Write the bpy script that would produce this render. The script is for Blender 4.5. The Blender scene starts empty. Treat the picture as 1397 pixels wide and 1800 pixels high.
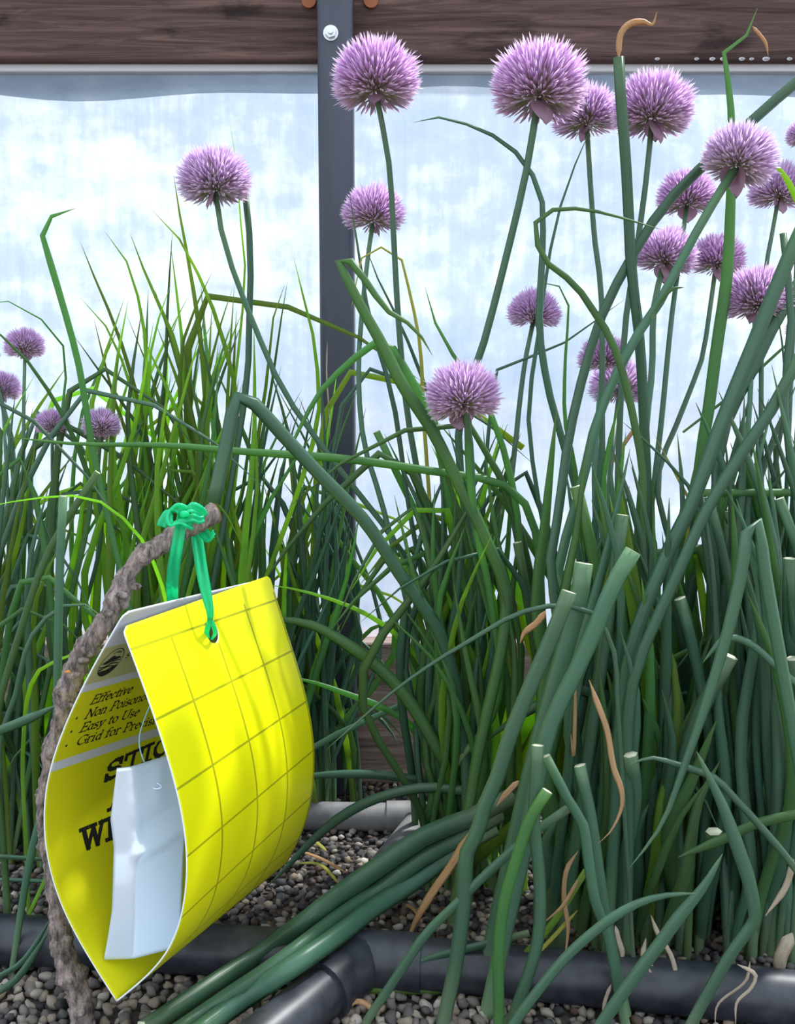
import bpy, bmesh, math, random
import numpy as np
from mathutils import Vector, Matrix
random.seed(7); rng = np.random.default_rng(7)
scn = bpy.context.scene
COL = scn.collection

# ------------------------------------------------------------------ camera
FPX, CX, CY = 1700.0, 698.5, 900.0
PITCH = math.atan(200 / FPX)
CAM = np.array([0.0, 0.0, 0.30])
FW = np.array([0, math.cos(PITCH), -math.sin(PITCH)]); UP = np.array([0, math.sin(PITCH), math.cos(PITCH)]); RT = np.array([1.0, 0, 0])
cam = bpy.data.cameras.new('camera'); cam_o = bpy.data.objects.new('camera', cam); COL.objects.link(cam_o)
cam.sensor_fit = 'VERTICAL'; cam.sensor_height = 24; cam.lens = 24 * FPX / 1800; cam.clip_start = 0.01
cam_o.location = CAM.tolist(); cam_o.rotation_euler = (math.pi / 2 - PITCH, 0, 0)
scn.camera = cam_o
# ------------------------------------------------------------------ light
w = bpy.data.worlds.new('sky'); scn.world = w; w.use_nodes = True
bg = w.node_tree.nodes['Background']; bg.inputs[0].default_value = (0.80, 0.90, 1.0, 1); bg.inputs[1].default_value = 2.0
sun = bpy.data.lights.new('sun', 'SUN'); sun.energy = 25.0; sun.angle = math.radians(3.5); sun.color = (1.0, 0.96, 0.88)
sun_o = bpy.data.objects.new('sun', sun); COL.objects.link(sun_o)
TO_SUN = Vector((0.42, 0.36, 0.83)).normalized()
sun_o.rotation_euler = TO_SUN.to_track_quat('Z', 'Y').to_euler()
vs = scn.view_settings; vs.view_transform = 'Standard'; vs.look = 'None'; vs.gamma = 1; vs.use_curve_mapping = False; vs.exposure = 0.0
scn.cycles.max_bounces = 10; scn.cycles.transparent_max_bounces = 16; scn.cycles.transmission_bounces = 6

# ------------------------------------------------------------------ helpers
def P(x, y, Y):
    """the point of the place seen at pixel (x, y) at depth Y"""
    d = FW + RT * (x - CX) / FPX + UP * (CY - y) / FPX
    return CAM + d * (Y / d[1])
def px_per_m(Y): return FPX / Y
def ground_y(Y):
    lo, hi = 700.0, 4000.0
    for _ in range(40):
        m = (lo + hi) / 2
        if P(CX, m, Y)[2] > 0: lo = m
        else: hi = m
    return lo
def GP(x, y):
    """the ground point seen at pixel (x, y)"""
    d = FW + RT * (x - CX) / FPX + UP * (CY - y) / FPX
    return CAM + d * (-CAM[2] / d[2])

def link(o, parent=None):
    COL.objects.link(o)
    if parent is not None: o.parent = parent
    return o
def mesh_obj(name, verts, faces, mats, parent=None, smooth=True, uvs=None, mat_idx=None, kind=None, label=None, origin=None, cols=None):
    V = np.asarray(verts, float)
    if origin is not None: V = V - np.asarray(origin)
    me = bpy.data.meshes.new(name); me.from_pydata(V.tolist(), [], [list(map(int, f)) for f in faces])
    if not isinstance(mats, (list, tuple)): mats = [mats]
    for m in mats: me.materials.append(m)
    n = len(me.polygons)
    if smooth: me.polygons.foreach_set('use_smooth', [True] * n)
    if mat_idx is not None: me.polygons.foreach_set('material_index', list(mat_idx))
    if uvs is not None:
        ul = me.uv_layers.new(name='UVMap'); li = np.zeros(len(me.loops), int); me.loops.foreach_get('vertex_index', li)
        ul.data.foreach_set('uv', np.asarray(uvs, float)[li].ravel())
    if cols is not None:
        ca = me.color_attributes.new('Col', 'FLOAT_COLOR', 'POINT')
        ca.data.foreach_set('color', np.c_[np.asarray(cols, float), np.ones(len(V))].ravel())
    me.update()
    o = bpy.data.objects.new(name, me); link(o, parent)
    if kind: o['kind'] = kind
    if label: o['label'] = label
    return o
def thing(name, label, cat, loc, group=None):
    o = bpy.data.objects.new(name, None); o.empty_display_size = .01; link(o); o.location = [float(v) for v in loc]
    o['label'] = label; o['category'] = cat
    if group: o['group'] = group
    return o
def catmull(pts, n):
    pts = np.asarray(pts, float)
    if len(pts) == 2: return pts[0] + (pts[1] - pts[0]) * np.linspace(0, 1, n)[:, None]
    Q = np.vstack([2 * pts[0] - pts[1], pts, 2 * pts[-1] - pts[-2]])
    seg = np.linalg.norm(np.diff(pts, axis=0), axis=1); cum = np.r_[0, np.cumsum(seg)]
    out = []
    for s in np.linspace(0, cum[-1], n):
        i = min(int(np.searchsorted(cum, s, 'right')) - 1, len(pts) - 2); t = (s - cum[i]) / max(seg[i], 1e-9)
        p0, p1, p2, p3 = Q[i], Q[i + 1], Q[i + 2], Q[i + 3]
        k = seg[i]; ka = np.linalg.norm(p1 - p0); kb = np.linalg.norm(p3 - p2)
        m1 = (p2 - p0) / max(ka + k, 1e-9) * k; m2 = (p3 - p1) / max(kb + k, 1e-9) * k
        out.append((2 * t**3 - 3 * t**2 + 1) * p1 + (t**3 - 2 * t**2 + t) * m1 + (-2 * t**3 + 3 * t**2) * p2 + (t**3 - t**2) * m2)
    return np.array(out)
def sweep(path, rad, flat=1.0, sides=6, ref=None, twist=0.0, cap0=False, cap1=True, profile=None):
    """a tube along path; flat squashes it across ref; returns verts, faces, uvs, number of cap faces"""
    path = np.asarray(path); n = len(path); rad = np.broadcast_to(rad, (n,))
    T = np.gradient(path, axis=0); T /= np.linalg.norm(T, axis=1)[:, None] + 1e-12
    N = np.array(ref if ref is not None else (0.2, -1, 0.1), float)
    V, F, UV = [], [], []
    ang = np.linspace(0, 2 * math.pi, sides, endpoint=False)
    for i in range(n):
        N = N - T[i] * (N @ T[i]); l = np.linalg.norm(N)
        if l < 1e-6: N = np.cross(T[i], (1, 0, 0)); l = np.linalg.norm(N)
        N = N / l; B = np.cross(T[i], N)
        a = ang + twist * i / n
        for k in range(sides):
            pr = 1 if profile is None else profile(i, k)
            V.append(path[i] + rad[i] * pr * (math.cos(a[k]) * B + flat * math.sin(a[k]) * N)); UV.append((k / sides, i / (n - 1)))
    for i in range(n - 1):
        for k in range(sides):
            k2 = (k + 1) % sides
            F.append((i * sides + k, i * sides + k2, (i + 1) * sides + k2, (i + 1) * sides + k))
    nc = 0
    if cap0: F.append(tuple(range(sides - 1, -1, -1))); nc += 1
    if cap1: F.append(tuple((n - 1) * sides + k for k in range(sides))); nc += 1
    return V, F, UV, nc
def box_vf(x0, x1, y0, y1, z0, z1):
    v = [(x, y, z) for x in (x0, x1) for y in (y0, y1) for z in (z0, z1)]
    return v, [(0, 1, 3, 2), (4, 6, 7, 5), (0, 4, 5, 1), (2, 3, 7, 6), (0, 2, 6, 4), (1, 5, 7, 3)]
def bevel_box(name, x0, x1, y0, y1, z0, z1, m, parent=None, bev=.003, **k):
    v, f = box_vf(x0, x1, y0, y1, z0, z1)
    o = mesh_obj(name, v, f, m, parent, smooth=False, **k)
    b = o.modifiers.new('edge', 'BEVEL'); b.width = bev; b.segments = 3
    return o

# ------------------------------------------------------------------ materials
class NT:
    def __init__(s, name):
        s.m = bpy.data.materials.new(name); s.m.use_nodes = True; s.t = s.m.node_tree; s.t.nodes.clear()
        s.out = s.n('ShaderNodeOutputMaterial')
    def n(s, typ, **kw):
        nd = s.t.nodes.new(typ)
        for k, v in kw.items():
            if k.startswith('_'): setattr(nd, k[1:], v)
            else:
                key = int(k[1:]) if k[0] == 'i' and k[1:].isdigit() else k.replace('__', ' ')
                if isinstance(v, bpy.types.NodeSocket): s.t.links.new(v, nd.inputs[key])
                else: nd.inputs[key].default_value = v
        return nd
    def ramp(s, fac, stops, interp='LINEAR'):
        r = s.n('ShaderNodeValToRGB', Fac=fac); r.color_ramp.interpolation = interp
        el = r.color_ramp.elements
        while len(el) < len(stops): el.new(0.5)
        for e, (p, c) in zip(el, stops): e.position = p; e.color = (*c, 1) if len(c) == 3 else c
        return r.outputs[0]
    def mix(s, fac, a, b, blend='MIX'):
        x = s.n('ShaderNodeMix', _data_type='RGBA', _blend_type=blend)
        for i, v in ((0, fac), (6, a), (7, b)):
            if isinstance(v, bpy.types.NodeSocket): s.t.links.new(v, x.inputs[i])
            else: x.inputs[i].default_value = v if i == 0 else (*v, 1)
        return x.outputs[2]
    def math(s, op, a, b=0.0, c=0.0):
        x = s.n('ShaderNodeMath', _operation=op)
        for i, v in enumerate((a, b, c)):
            if isinstance(v, bpy.types.NodeSocket): s.t.links.new(v, x.inputs[i])
            else: x.inputs[i].default_value = v
        return x.outputs[0]
    def add(s, fac, a, b):
        x = s.n('ShaderNodeMixShader', i0=fac, i1=a, i2=b); return x.outputs[0]
    def done(s, sh): s.t.links.new(sh, s.out.inputs[0]); return s.m
    def noise(s, scale, vec=None, detail=4, rough=.55, dist=0):
        x = s.n('ShaderNodeTexNoise', Scale=scale, Detail=detail, Roughness=rough, Distortion=dist)
        if vec is not None: s.t.links.new(vec, x.inputs['Vector'])
        return x.outputs[0]
    def mapped(s, scale, out='Object'):
        tc = s.n('ShaderNodeTexCoord'); mp = s.n('ShaderNodeMapping', Vector=tc.outputs[out], Scale=scale); return mp.outputs[0]
    def bump(s, h, strength, dist):
        return s.n('ShaderNodeBump', Height=h, Strength=strength, Distance=dist).outputs[0]
    def bsdf(s, col, rough=.5, spec=.5, normal=None, **kw):
        b = s.n('ShaderNodeBsdfPrincipled', Base__Color=col if isinstance(col, bpy.types.NodeSocket) else (*col, 1), Roughness=rough)
        b.inputs['Specular IOR Level'].default_value = spec
        if normal is not None: s.t.links.new(normal, b.inputs['Normal'])
        for k, v in kw.items(): b.inputs[k.replace('__', ' ')].default_value = v
        return b.outputs[0]
    def transl(s, col):
        return s.n('ShaderNodeBsdfTranslucent', Color=col if isinstance(col, bpy.types.NodeSocket) else (*col, 1)).outputs[0]
def plain(name, col, rough=.5, spec=.5, **kw):
    a = NT(name); return a.done(a.bsdf(col, rough, spec, **kw))

def leaf_mat(name, base, mid, tip, thru, fac=.35, rough=.42):
    a = NT(name)
    uv = a.n('ShaderNodeTexCoord').outputs['UV']
    sep = a.n('ShaderNodeSeparateXYZ', Vector=uv)
    c = a.ramp(sep.outputs[1], [(0, base), (.18, mid), (.9, mid), (1, tip)])
    rnd = a.n('ShaderNodeObjectInfo').outputs['Random']
    hsv = a.n('ShaderNodeHueSaturation', Hue=a.math('MULTIPLY_ADD', rnd, .05, .475), Saturation=1.0, Value=a.math('MULTIPLY_ADD', rnd, .55, .72), Color=c)
    streak = a.noise(1.0, a.n('ShaderNodeMapping', Vector=uv, Scale=(26, 3, 1)).outputs[0], 3)
    spots = a.noise(260, a.n('ShaderNodeTexCoord').outputs['Object'], 3)
    col = a.mix(a.math('MULTIPLY', streak, .45), hsv.outputs[0], tuple(min(1, v * 1.9 + .015) for v in mid))
    col = a.mix(a.math('MULTIPLY', spots, .25), col, tuple(v * .55 for v in mid))
    nrm = a.bump(streak, .25, .0006)
    th = a.n('ShaderNodeHueSaturation', Hue=a.math('MULTIPLY_ADD', rnd, .04, .48), Value=a.math('MULTIPLY_ADD', rnd, .8, .55), Color=(*thru, 1)).outputs[0]
    return a.done(a.add(fac, a.bsdf(col, rough, .45, nrm), a.transl(th)))
M = {}
M['leaf_yellow'] = leaf_mat('leaf_fresh_green', (.32, .40, .16), (.13, .24, .050), (.18, .27, .06), (.55, .80, .04), .62)
M['leaf_green'] = leaf_mat('leaf_mid_green', (.26, .33, .16), (.070, .165, .060), (.12, .19, .06), (.26, .50, .03), .45)
M['leaf_blue'] = leaf_mat('leaf_blue_green', (.25, .32, .18), (.070, .148, .094), (.16, .25, .12), (.14, .36, .06), .32, .38)
M['leaf_dark'] = leaf_mat('leaf_dark_green', (.20, .26, .13), (.048, .118, .070), (.08, .16, .06), (.09, .25, .03), .28, .36)
M['cut'] = plain('leaf_cut_end', (.55, .56, .40), .7)
def dry_mat(name, c1, c2, thru):
    a = NT(name); uv = a.n('ShaderNodeTexCoord').outputs['UV']
    n = a.noise(1, a.n('ShaderNodeMapping', Vector=uv, Scale=(18, 5, 1)).outputs[0], 4)
    return a.done(a.add(.3, a.bsdf(a.ramp(n, [(.3, c1), (.7, c2)]), .6, .3, a.bump(n, .5, .0008)), a.transl(thru)))
M['dry'] = dry_mat('leaf_dry_tan', (.36, .20, .09), (.62, .43, .24), (.6, .35, .13))
M['dry_pale'] = dry_mat('leaf_dry_pale', (.46, .37, .27), (.70, .60, .47), (.5, .4, .28))
M['dry_orange'] = dry_mat('leaf_dry_orange', (.36, .19, .08), (.58, .37, .19), (.6, .3, .08))
M['yellowing'] = dry_mat('leaf_yellowing', (.30, .33, .05), (.52, .47, .10), (.5, .5, .05))
def petal_mat():
    a = NT('chive_petals'); c = a.n('ShaderNodeVertexColor', _layer_name='Col').outputs[0]
    r = a.n('ShaderNodeObjectInfo').outputs['Random']
    c = a.n('ShaderNodeHueSaturation', Hue=a.math('MULTIPLY_ADD', r, .02, .49), Saturation=a.math('MULTIPLY_ADD', r, .2, .95), Color=c).outputs[0]
    g = a.n('ShaderNodeBsdfGlossy', Roughness=.35, Color=(1, 1, 1, 1)).outputs[0]
    d = a.add(.6, a.n('ShaderNodeBsdfDiffuse', Color=c).outputs[0], a.transl(c))
    return a.done(a.add(.05, d, g))
M['petal'] = petal_mat()
a = NT('flower_bract'); n = a.noise(420, a.mapped((1, 1, .25)), 4)
M['bract'] = a.done(a.add(.35, a.bsdf(a.ramp(n, [(.3, (.30, .16, .24)), (.7, (.55, .38, .48))]), .55, .3), a.transl((.5, .28, .38))))
M['pedicel'] = plain('flower_pedicels', (.30, .31, .16), .6)

# yellow card: the printing lies in the card's own u (along the fold) and v (up the flap), metres
def card(name, back):
    a = NT(name); sep = a.n('ShaderNodeSeparateXYZ', Vector=a.n('ShaderNodeTexCoord').outputs['UV'])
    u, v = sep.outputs[0], sep.outputs[1]
    yel, white, pale = ((.70, .66, .004) if back else (.93, .91, .004)), (.62, .62, .66), (.50, .48, .22)  # back flap's yellow is darkened: the shade inside the fold put into its colour
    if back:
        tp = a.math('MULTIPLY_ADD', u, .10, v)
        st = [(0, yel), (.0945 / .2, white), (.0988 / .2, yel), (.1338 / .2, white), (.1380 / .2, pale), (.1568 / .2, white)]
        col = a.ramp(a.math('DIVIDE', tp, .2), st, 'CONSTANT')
    else:
        def ln(x, first, step, wd):
            q = a.math('DIVIDE', a.math('SUBTRACT', x, first), step)
            f = a.math('ABSOLUTE', a.math('SUBTRACT', a.math('FRACT', a.math('ADD', q, .5)), .5))
            return a.math('LESS_THAN', f, wd / step / 2)
        vl = a.math('MULTIPLY', ln(u, .0335, .0395, .0016), a.math('MULTIPLY', a.math('LESS_THAN', v, .1585), a.math('GREATER_THAN', u, .015)))
        hl = a.math('MULTIPLY', ln(a.math('MULTIPLY_ADD', u, .03, v), .1588, .0275, .0010), a.math('LESS_THAN', v, .166))
        l = a.math('MAXIMUM', vl, hl)
        col = a.mix(a.math('MULTIPLY', l, .72), yel, (.24, .25, .01))
    sc = a.noise(900, a.mapped((.3, 1, 1)), 3)
    nr = a.bump(sc, .12, .0004)
    return a.done(a.add(.14, a.bsdf(col, .38 if not back else .55, .25, nr), a.transl(col)))
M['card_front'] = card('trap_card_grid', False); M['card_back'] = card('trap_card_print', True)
M['card_edge'] = plain('trap_card_edge', (.75, .82, .88), .6)
M['ink'] = plain('black_print', (.012, .011, .010), .6, .2)
M['wing'] = plain('white_print', (.80, .80, .78), .6, .2)
a = NT('clear_sachet'); n = a.noise(70, a.mapped((1, 1, .5)), 4)
M['sachet'] = a.done(a.add(.30, a.add(.25, a.bsdf((.74, .86, 1.0), .2, .9, a.bump(n, .12, .002)), a.transl((.82, .91, .99))), a.n('ShaderNodeBsdfGlossy', Roughness=.18, Color=(.9, .95, 1, 1)).outputs[0]))
M['thread'] = plain('pale_blue_thread', (.35, .62, .78), .4)
a = NT('green_plastic_tape'); n = a.noise(250, a.mapped((1, 1, .3)), 3)
M['tape'] = a.done(a.add(.55, a.bsdf(a.mix(n, (.01, .50, .26), (.05, .72, .42)), .22, .5), a.transl((.04, .95, .50))))
def bark():
    a = NT('twig_bark'); co = a.mapped((1, 1, .35))
    n = a.noise(330, co, 6, .7); n2 = a.noise(60, co, 4)
    c = a.ramp(n, [(.36, (.030, .022, .020)), (.47, (.19, .145, .13)), (.66, (.48, .39, .35))])
    c = a.mix(a.math('MULTIPLY', n2, .3), c, (.24, .21, .21))
    wv = a.n('ShaderNodeTexVoronoi', Scale=220, Vector=co).outputs[0]
    h = a.math('ADD', n, a.math('MULTIPLY', wv, .6))
    return a.done(a.bsdf(c, .85, .2, a.bump(h, .9, .002)))
M['bark'] = bark()
M['cutwood'] = plain('twig_cut_wood', (.20, .11, .07), .9, .1)
M['bud'] = plain('twig_bud', (.62, .26, .06), .6)
def wood(name, dark, mid, light, seed):
    a = NT(name); tc = a.n('ShaderNodeTexCoord').outputs['Object']
    co = a.n('ShaderNodeMapping', Vector=tc, Location=(seed, 0, 0), Scale=(3, 60, 60)).outputs[0]
    n = a.noise(2.2, co, 6, .65, 1.2); co2 = a.n('ShaderNodeMapping', Vector=tc, Location=(seed, 2, 0), Scale=(10, 40, 40)).outputs[0]
    st = a.noise(1.0, co2, 5, .6, .4)
    c = a.ramp(n, [(.3, dark), (.5, mid), (.72, light)])
    c = a.mix(a.ramp(st, [(.56, (0, 0, 0)), (.66, (.8, .8, .8))]), c, tuple(v * .35 for v in dark))
    return a.done(a.bsdf(c, .8, .2, a.bump(n, .5, .003)))
M['beam'] = wood('dark_weathered_timber', (.035, .020, .018), (.085, .050, .045), (.17, .105, .09), 3)
M['board'] = wood('grey_weathered_board', (.13, .085, .07), (.27, .19, .165), (.45, .34, .29), 8)
M['batten'] = plain('white_batten', (.55, .55, .56), .6)
a = NT('dark_painted_steel'); n = a.noise(40, a.mapped((1, 1, .06)), 5)
M['post'] = a.done(a.bsdf(a.ramp(n, [(.35, (.016, .020, .034)), (.7, (.045, .052, .078))]), .42, .5))
M['steel'] = plain('zinc_steel', (.62, .63, .66), .35, .5, Metallic=.7)
M['rust'] = plain('rusty_steel', (.30, .10, .04), .8)
def film():
    a = NT('greenhouse_film'); tc = a.n('ShaderNodeTexCoord').outputs['Object']
    big = a.noise(1.0, a.n('ShaderNodeMapping', Vector=tc, Scale=(2.2, 1, 9)).outputs[0], 3, .5)
    mot = a.noise(1.0, a.n('ShaderNodeMapping', Vector=tc, Scale=(34, 1, 46)).outputs[0], 5, .6)
    run = a.noise(1.0, a.n('ShaderNodeMapping', Vector=tc, Scale=(120, 1, 14)).outputs[0], 4, .6)
    k = a.math('ADD', a.math('MULTIPLY', big, .45), a.math('ADD', a.math('MULTIPLY', mot, .35), a.math('MULTIPLY', run, .2)))
    c = a.ramp(k, [(.36, (.065, .10, .17)), (.5, (.135, .175, .23)), (.62, (.32, .35, .385))])
    t = a.n('ShaderNodeBsdfTransparent', Color=(.54, .57, .62, 1)).outputs[0]
    gl = a.bsdf((.7, .75, .8), .3, .4)
    return a.done(a.add(.42, a.add(.12, a.transl(c), gl), t))
M['film'] = film()
a = NT('doubled_film'); n = a.noise(30, a.mapped((1, 1, 3)), 4)
M['film2'] = a.done(a.add(.15, a.transl(a.ramp(n, [(.3, (.26, .30, .36)), (.7, (.36, .40, .45))])), a.n('ShaderNodeBsdfTransparent', Color=(.90, .925, .96, 1)).outputs[0]))
a = NT('light_glint'); M['glint'] = a.done(a.bsdf((.9, .93, .96), .05, .8, Transmission__Weight=.8))
a = NT('dark_damp_soil'); n = a.noise(160, a.mapped((1, 1, 1)), 6, .7)
M['soil'] = a.done(a.bsdf(a.ramp(n, [(.3, (.030, .026, .025)), (.7, (.12, .10, .09))]), .9, .2, a.bump(n, .8, .004)))
a = NT('gravel_stone'); r = a.n('ShaderNodeObjectInfo').outputs['Random']; n = a.noise(300, a.mapped((1, 1, 1)), 4)
stops = [(0, (.05, .048, .052)), (.22, (.11, .10, .10)), (.47, (.18, .155, .135)), (.64, (.26, .205, .145)), (.82, (.31, .27, .225)), (.94, (.50, .46, .41)), (1, (.11, .07, .055))]
M['stone'] = a.done(a.bsdf(a.mix(a.math('MULTIPLY', n, .5), a.ramp(r, stops), (.16, .14, .13)), .75, .3, a.bump(n, .4, .0006)))
a = NT('gravel_mix'); M['gravel'] = a.done(a.bsdf(a.n('ShaderNodeVertexColor', _layer_name='Col').outputs[0], .8, .25))
a = NT('black_poly_pipe'); n = a.noise(90, a.mapped((1, 1, 1)), 5)
M['pipe'] = a.done(a.bsdf(a.ramp(n, [(.35, (.012, .014, .022)), (.8, (.045, .048, .06))]), .42, .5))
a = NT('grey_poly_pipe'); n = a.noise(60, a.mapped((1, 1, 1)), 5)
M['pipe_grey'] = a.done(a.bsdf(a.ramp(n, [(.3, (.10, .10, .11)), (.75, (.26, .25, .24))]), .5, .5))  # mottled grey, lighter than the front pipe

# ------------------------------------------------------------------ the setting
WY = 0.745
zb = P(CX, 107, .725)[2]; z_bb = P(CX, 1130, .725)[2]
v, f = box_vf(-4, 4, -4, .76, -.05, -.001)
floor = mesh_obj('floor', v, f, M['soil'], smooth=False, kind='structure', label='dark damp soil bed strewn with small gravel under the chives')
v, f = box_vf(-60, 60, .78, 120, -.06, -.02)
mesh_obj('ground', v, f, plain('pale_outside_ground', (.17, .18, .20), .9), smooth=False, kind='structure', label='pale open ground outside, behind the greenhouse film')
def film_sheet(name, x0, x1, z0, z1, label):
    nx, nz = 60, 30; xs = np.linspace(x0, x1, nx); zs = np.linspace(z0, z1, nz)
    V = [(x, WY + .0018 * math.sin(x * 21 + z * 7) + .0012 * math.sin(z * 40 + x * 5), z) for z in zs for x in xs]
    F = [(j * nx + i, j * nx + i + 1, (j + 1) * nx + i + 1, (j + 1) * nx + i) for j in range(nz - 1) for i in range(nx - 1)]
    return mesh_obj(name, V, F, M['film'], kind='structure', label=label)
film_sheet('window_1', -1.1, 1.1, .08, zb + .03, 'bright translucent plastic greenhouse film behind the chives')
film_sheet('window_2', -1.1, 1.1, zb + .05, 1.5, 'translucent plastic greenhouse film above the dark timber beam')
beam = bevel_box('beam', -1.1, 1.1, .725, .753, zb, zb + .085, M['beam'], kind='structure', label='dark weathered timber beam across the top of the film')
bb = bevel_box('baseboard_back', -1.1, 1.1, .725, .775, 0, z_bb, M['board'], kind='structure', label='weathered wooden board along the bottom of the film')
# batten under the beam and the folded film edge
zt = P(CX, 128, .735)[2]
bevel_box('trim_1', -1.1, 1.1, .732, .742, zt, zb + .003, M['batten'], kind='structure', label='thin pale batten under the dark beam', bev=.001)
nx = 90; xs = np.linspace(-1.0, 1.0, nx); V = []
for x in xs:
    zlo = P(CX, 165, .738)[2] + .0035 * math.sin(x * 14 + 1.2) + .0022 * math.sin(x * 33)
    V += [(x, .7395 + .001 * math.sin(x * 30), zt + .004), (x, .738 + .0015 * math.sin(x * 22), (zt + zlo) / 2), (x, .737 + .002 * math.sin(x * 17), zlo)]
F = [q for i in range(nx - 1) for q in ((3 * i, 3 * i + 3, 3 * i + 4, 3 * i + 1), (3 * i + 1, 3 * i + 4, 3 * i + 5, 3 * i + 2))]
mesh_obj('trim_2', V, F, M['film2'], kind='structure', label='folded lower edge of doubled film hanging under the beam')
# steel post with bolt
px0, px1 = P(559, 300, .70)[0], P(621, 300, .70)[0]
post = bevel_box('post', px0, px1, .70, .7235, 0, .80, M['post'], kind='structure', label='dark square steel post in front of the film', bev=.0035)
bc = P(581, 57, .6985)
def prism(c, r, depth, sides, axis_y=-1, rot=0):
    V = []
    for d in (0, depth):
        for k in range(sides):
            t = 2 * math.pi * k / sides + rot; V.append((c[0] + r * math.cos(t), c[1] + axis_y * d, c[2] + r * math.sin(t)))
    F = [(k, (k + 1) % sides, sides + (k + 1) % sides, sides + k) for k in range(sides)] + [tuple(range(sides - 1, -1, -1)), tuple(range(sides, 2 * sides))]
    return V, F
V, F = prism((bc[0], .7003, bc[2]), .0052, .0012, 24); mesh_obj('washer', V, F, M['steel'], post, smooth=False)
V, F = prism((bc[0], .699, bc[2]), .0040, .0028, 6, rot=.3); mesh_obj('bolt', V, F, M['steel'], post, smooth=False, label='zinc hex nut on the dark post')
V, F = prism((bc[0], .6964, bc[2]), .0019, .0018, 16); mesh_obj('bolt_tip', V, F, M['steel'], post, smooth=False)
for xx in (543, 652):
    c = P(xx, 2, .7245); V, F = prism((c[0], .7255, c[2]), .0052, .003, 14)
    mesh_obj('nail_head', V, F, M['rust'], beam, smooth=False, label='rusty round nail head beside the post')
# glints of light under the beam on the right, shaped as small clear beads
for xx in (1155, 1222, 1250, 1272, 1305, 1322, 1345, 1388):
    c = P(xx + random.uniform(-3, 3), 105, .723); r = random.uniform(.0009, .0016)
    bm = bmesh.new(); bmesh.ops.create_uvsphere(bm, u_segments=10, v_segments=6, radius=r)
    V = [(q.co.x * 1.9 + c[0], q.co.y + .7222 - .001, q.co.z + c[2]) for q in bm.verts]; F = [[x.index for x in fc.verts] for fc in bm.faces]; bm.free()
    mesh_obj('glint_bead', V, F, M['glint'], beam)

# ------------------------------------------------------------------ gravel
def ico(sub):
    bm = bmesh.new(); bmesh.ops.create_icosphere(bm, subdivisions=sub, radius=1)
    V = np.array([q.co[:] for q in bm.verts]); F = np.array([[x.index for x in fc.verts] for fc in bm.faces]); bm.free(); return V, F
V2, F2 = ico(2); V1, F1 = ico(1)
stone_meshes = []
for k in range(12):
    dr = rng.normal(size=(5, 3)); Vn = V2.copy()
    for d in dr: Vn *= (1 + .16 * np.sin(2.2 * (V2 @ d) + d[0] * 5))[:, None]
    me = bpy.data.meshes.new('stone'); me.from_pydata((Vn * (1, .82, .68)).tolist(), [], F2.tolist()); me.materials.append(M['stone'])
    me.polygons.foreach_set('use_smooth', [True] * len(F2)); stone_meshes.append(me)
cells = []
for gx in np.arange(-.60, .60, .0058):
    for gy in np.arange(.40, .735, .0058):
        cells.append((gx + rng.uniform(-.0022, .0022), gy + rng.uniform(-.0022, .0022)))
cells = np.array(cells)
def proj(X):
    d = np.asarray(X, float) - CAM; z = d @ FW
    return np.stack([CX + FPX * (d @ RT) / z, CY - FPX * (d @ UP) / z], -1)
pp = proj(np.c_[cells, np.full(len(cells), .004)])
def inr(r): return (pp[:, 0] > r[0]) & (pp[:, 0] < r[2]) & (pp[:, 1] > r[1]) & (pp[:, 1] < r[3])
sel = np.zeros(len(cells))
for r, wgt in (((500, 1470, 880, 1640), 2), ((0, 1700, 110, 1800), 3), ((160, 1690, 560, 1800), 3), ((560, 1730, 900, 1800), 3), ((80, 1480, 130, 1600), 1), ((860, 1560, 960, 1700), 1)):
    sel = np.maximum(sel, inr(r) * wgt)
order = np.argsort(-(sel + rng.uniform(0, .9, len(cells))))
first = order[:300]; rest = order[300:]
for i in first:
    o = bpy.data.objects.new('stone', stone_meshes[i % 12]); link(o, floor)
    s = rng.uniform(.0024, .0040); o.location = (*cells[i], s * rng.uniform(.3, .75)); o.scale = (s, s, s)
    o.rotation_euler = (rng.uniform(-.5, .5), rng.uniform(-.5, .5), rng.uniform(0, 6.3))
GV, GF, GC = [], [], []
pal = np.array([s[1] for s in stops]); pw = np.array([.2, .2, .2, .12, .14, .04, .1])
for j, i in enumerate(rest):
    s = rng.uniform(.0020, .0038); A = rng.uniform(0, 6.28); ca, sa = math.cos(A), math.sin(A)
    Vn = V1 * (1 + .22 * rng.normal(size=(12, 1))) * (1, .8, .7) * s
    Vn = np.c_[Vn[:, 0] * ca - Vn[:, 1] * sa, Vn[:, 0] * sa + Vn[:, 1] * ca, Vn[:, 2]] + (*cells[i], s * rng.uniform(.2, .8))
    GV.append(Vn); GF.append(F1 + 12 * j); GC.append(np.repeat(pal[rng.choice(7, p=pw)][None] * rng.uniform(.6, 1), 12, 0))
mesh_obj('gravel', np.vstack(GV), np.vstack(GF), M['gravel'], floor, kind='stuff', cols=np.vstack(GC), label='fine mixed tan and grey gravel')

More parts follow.
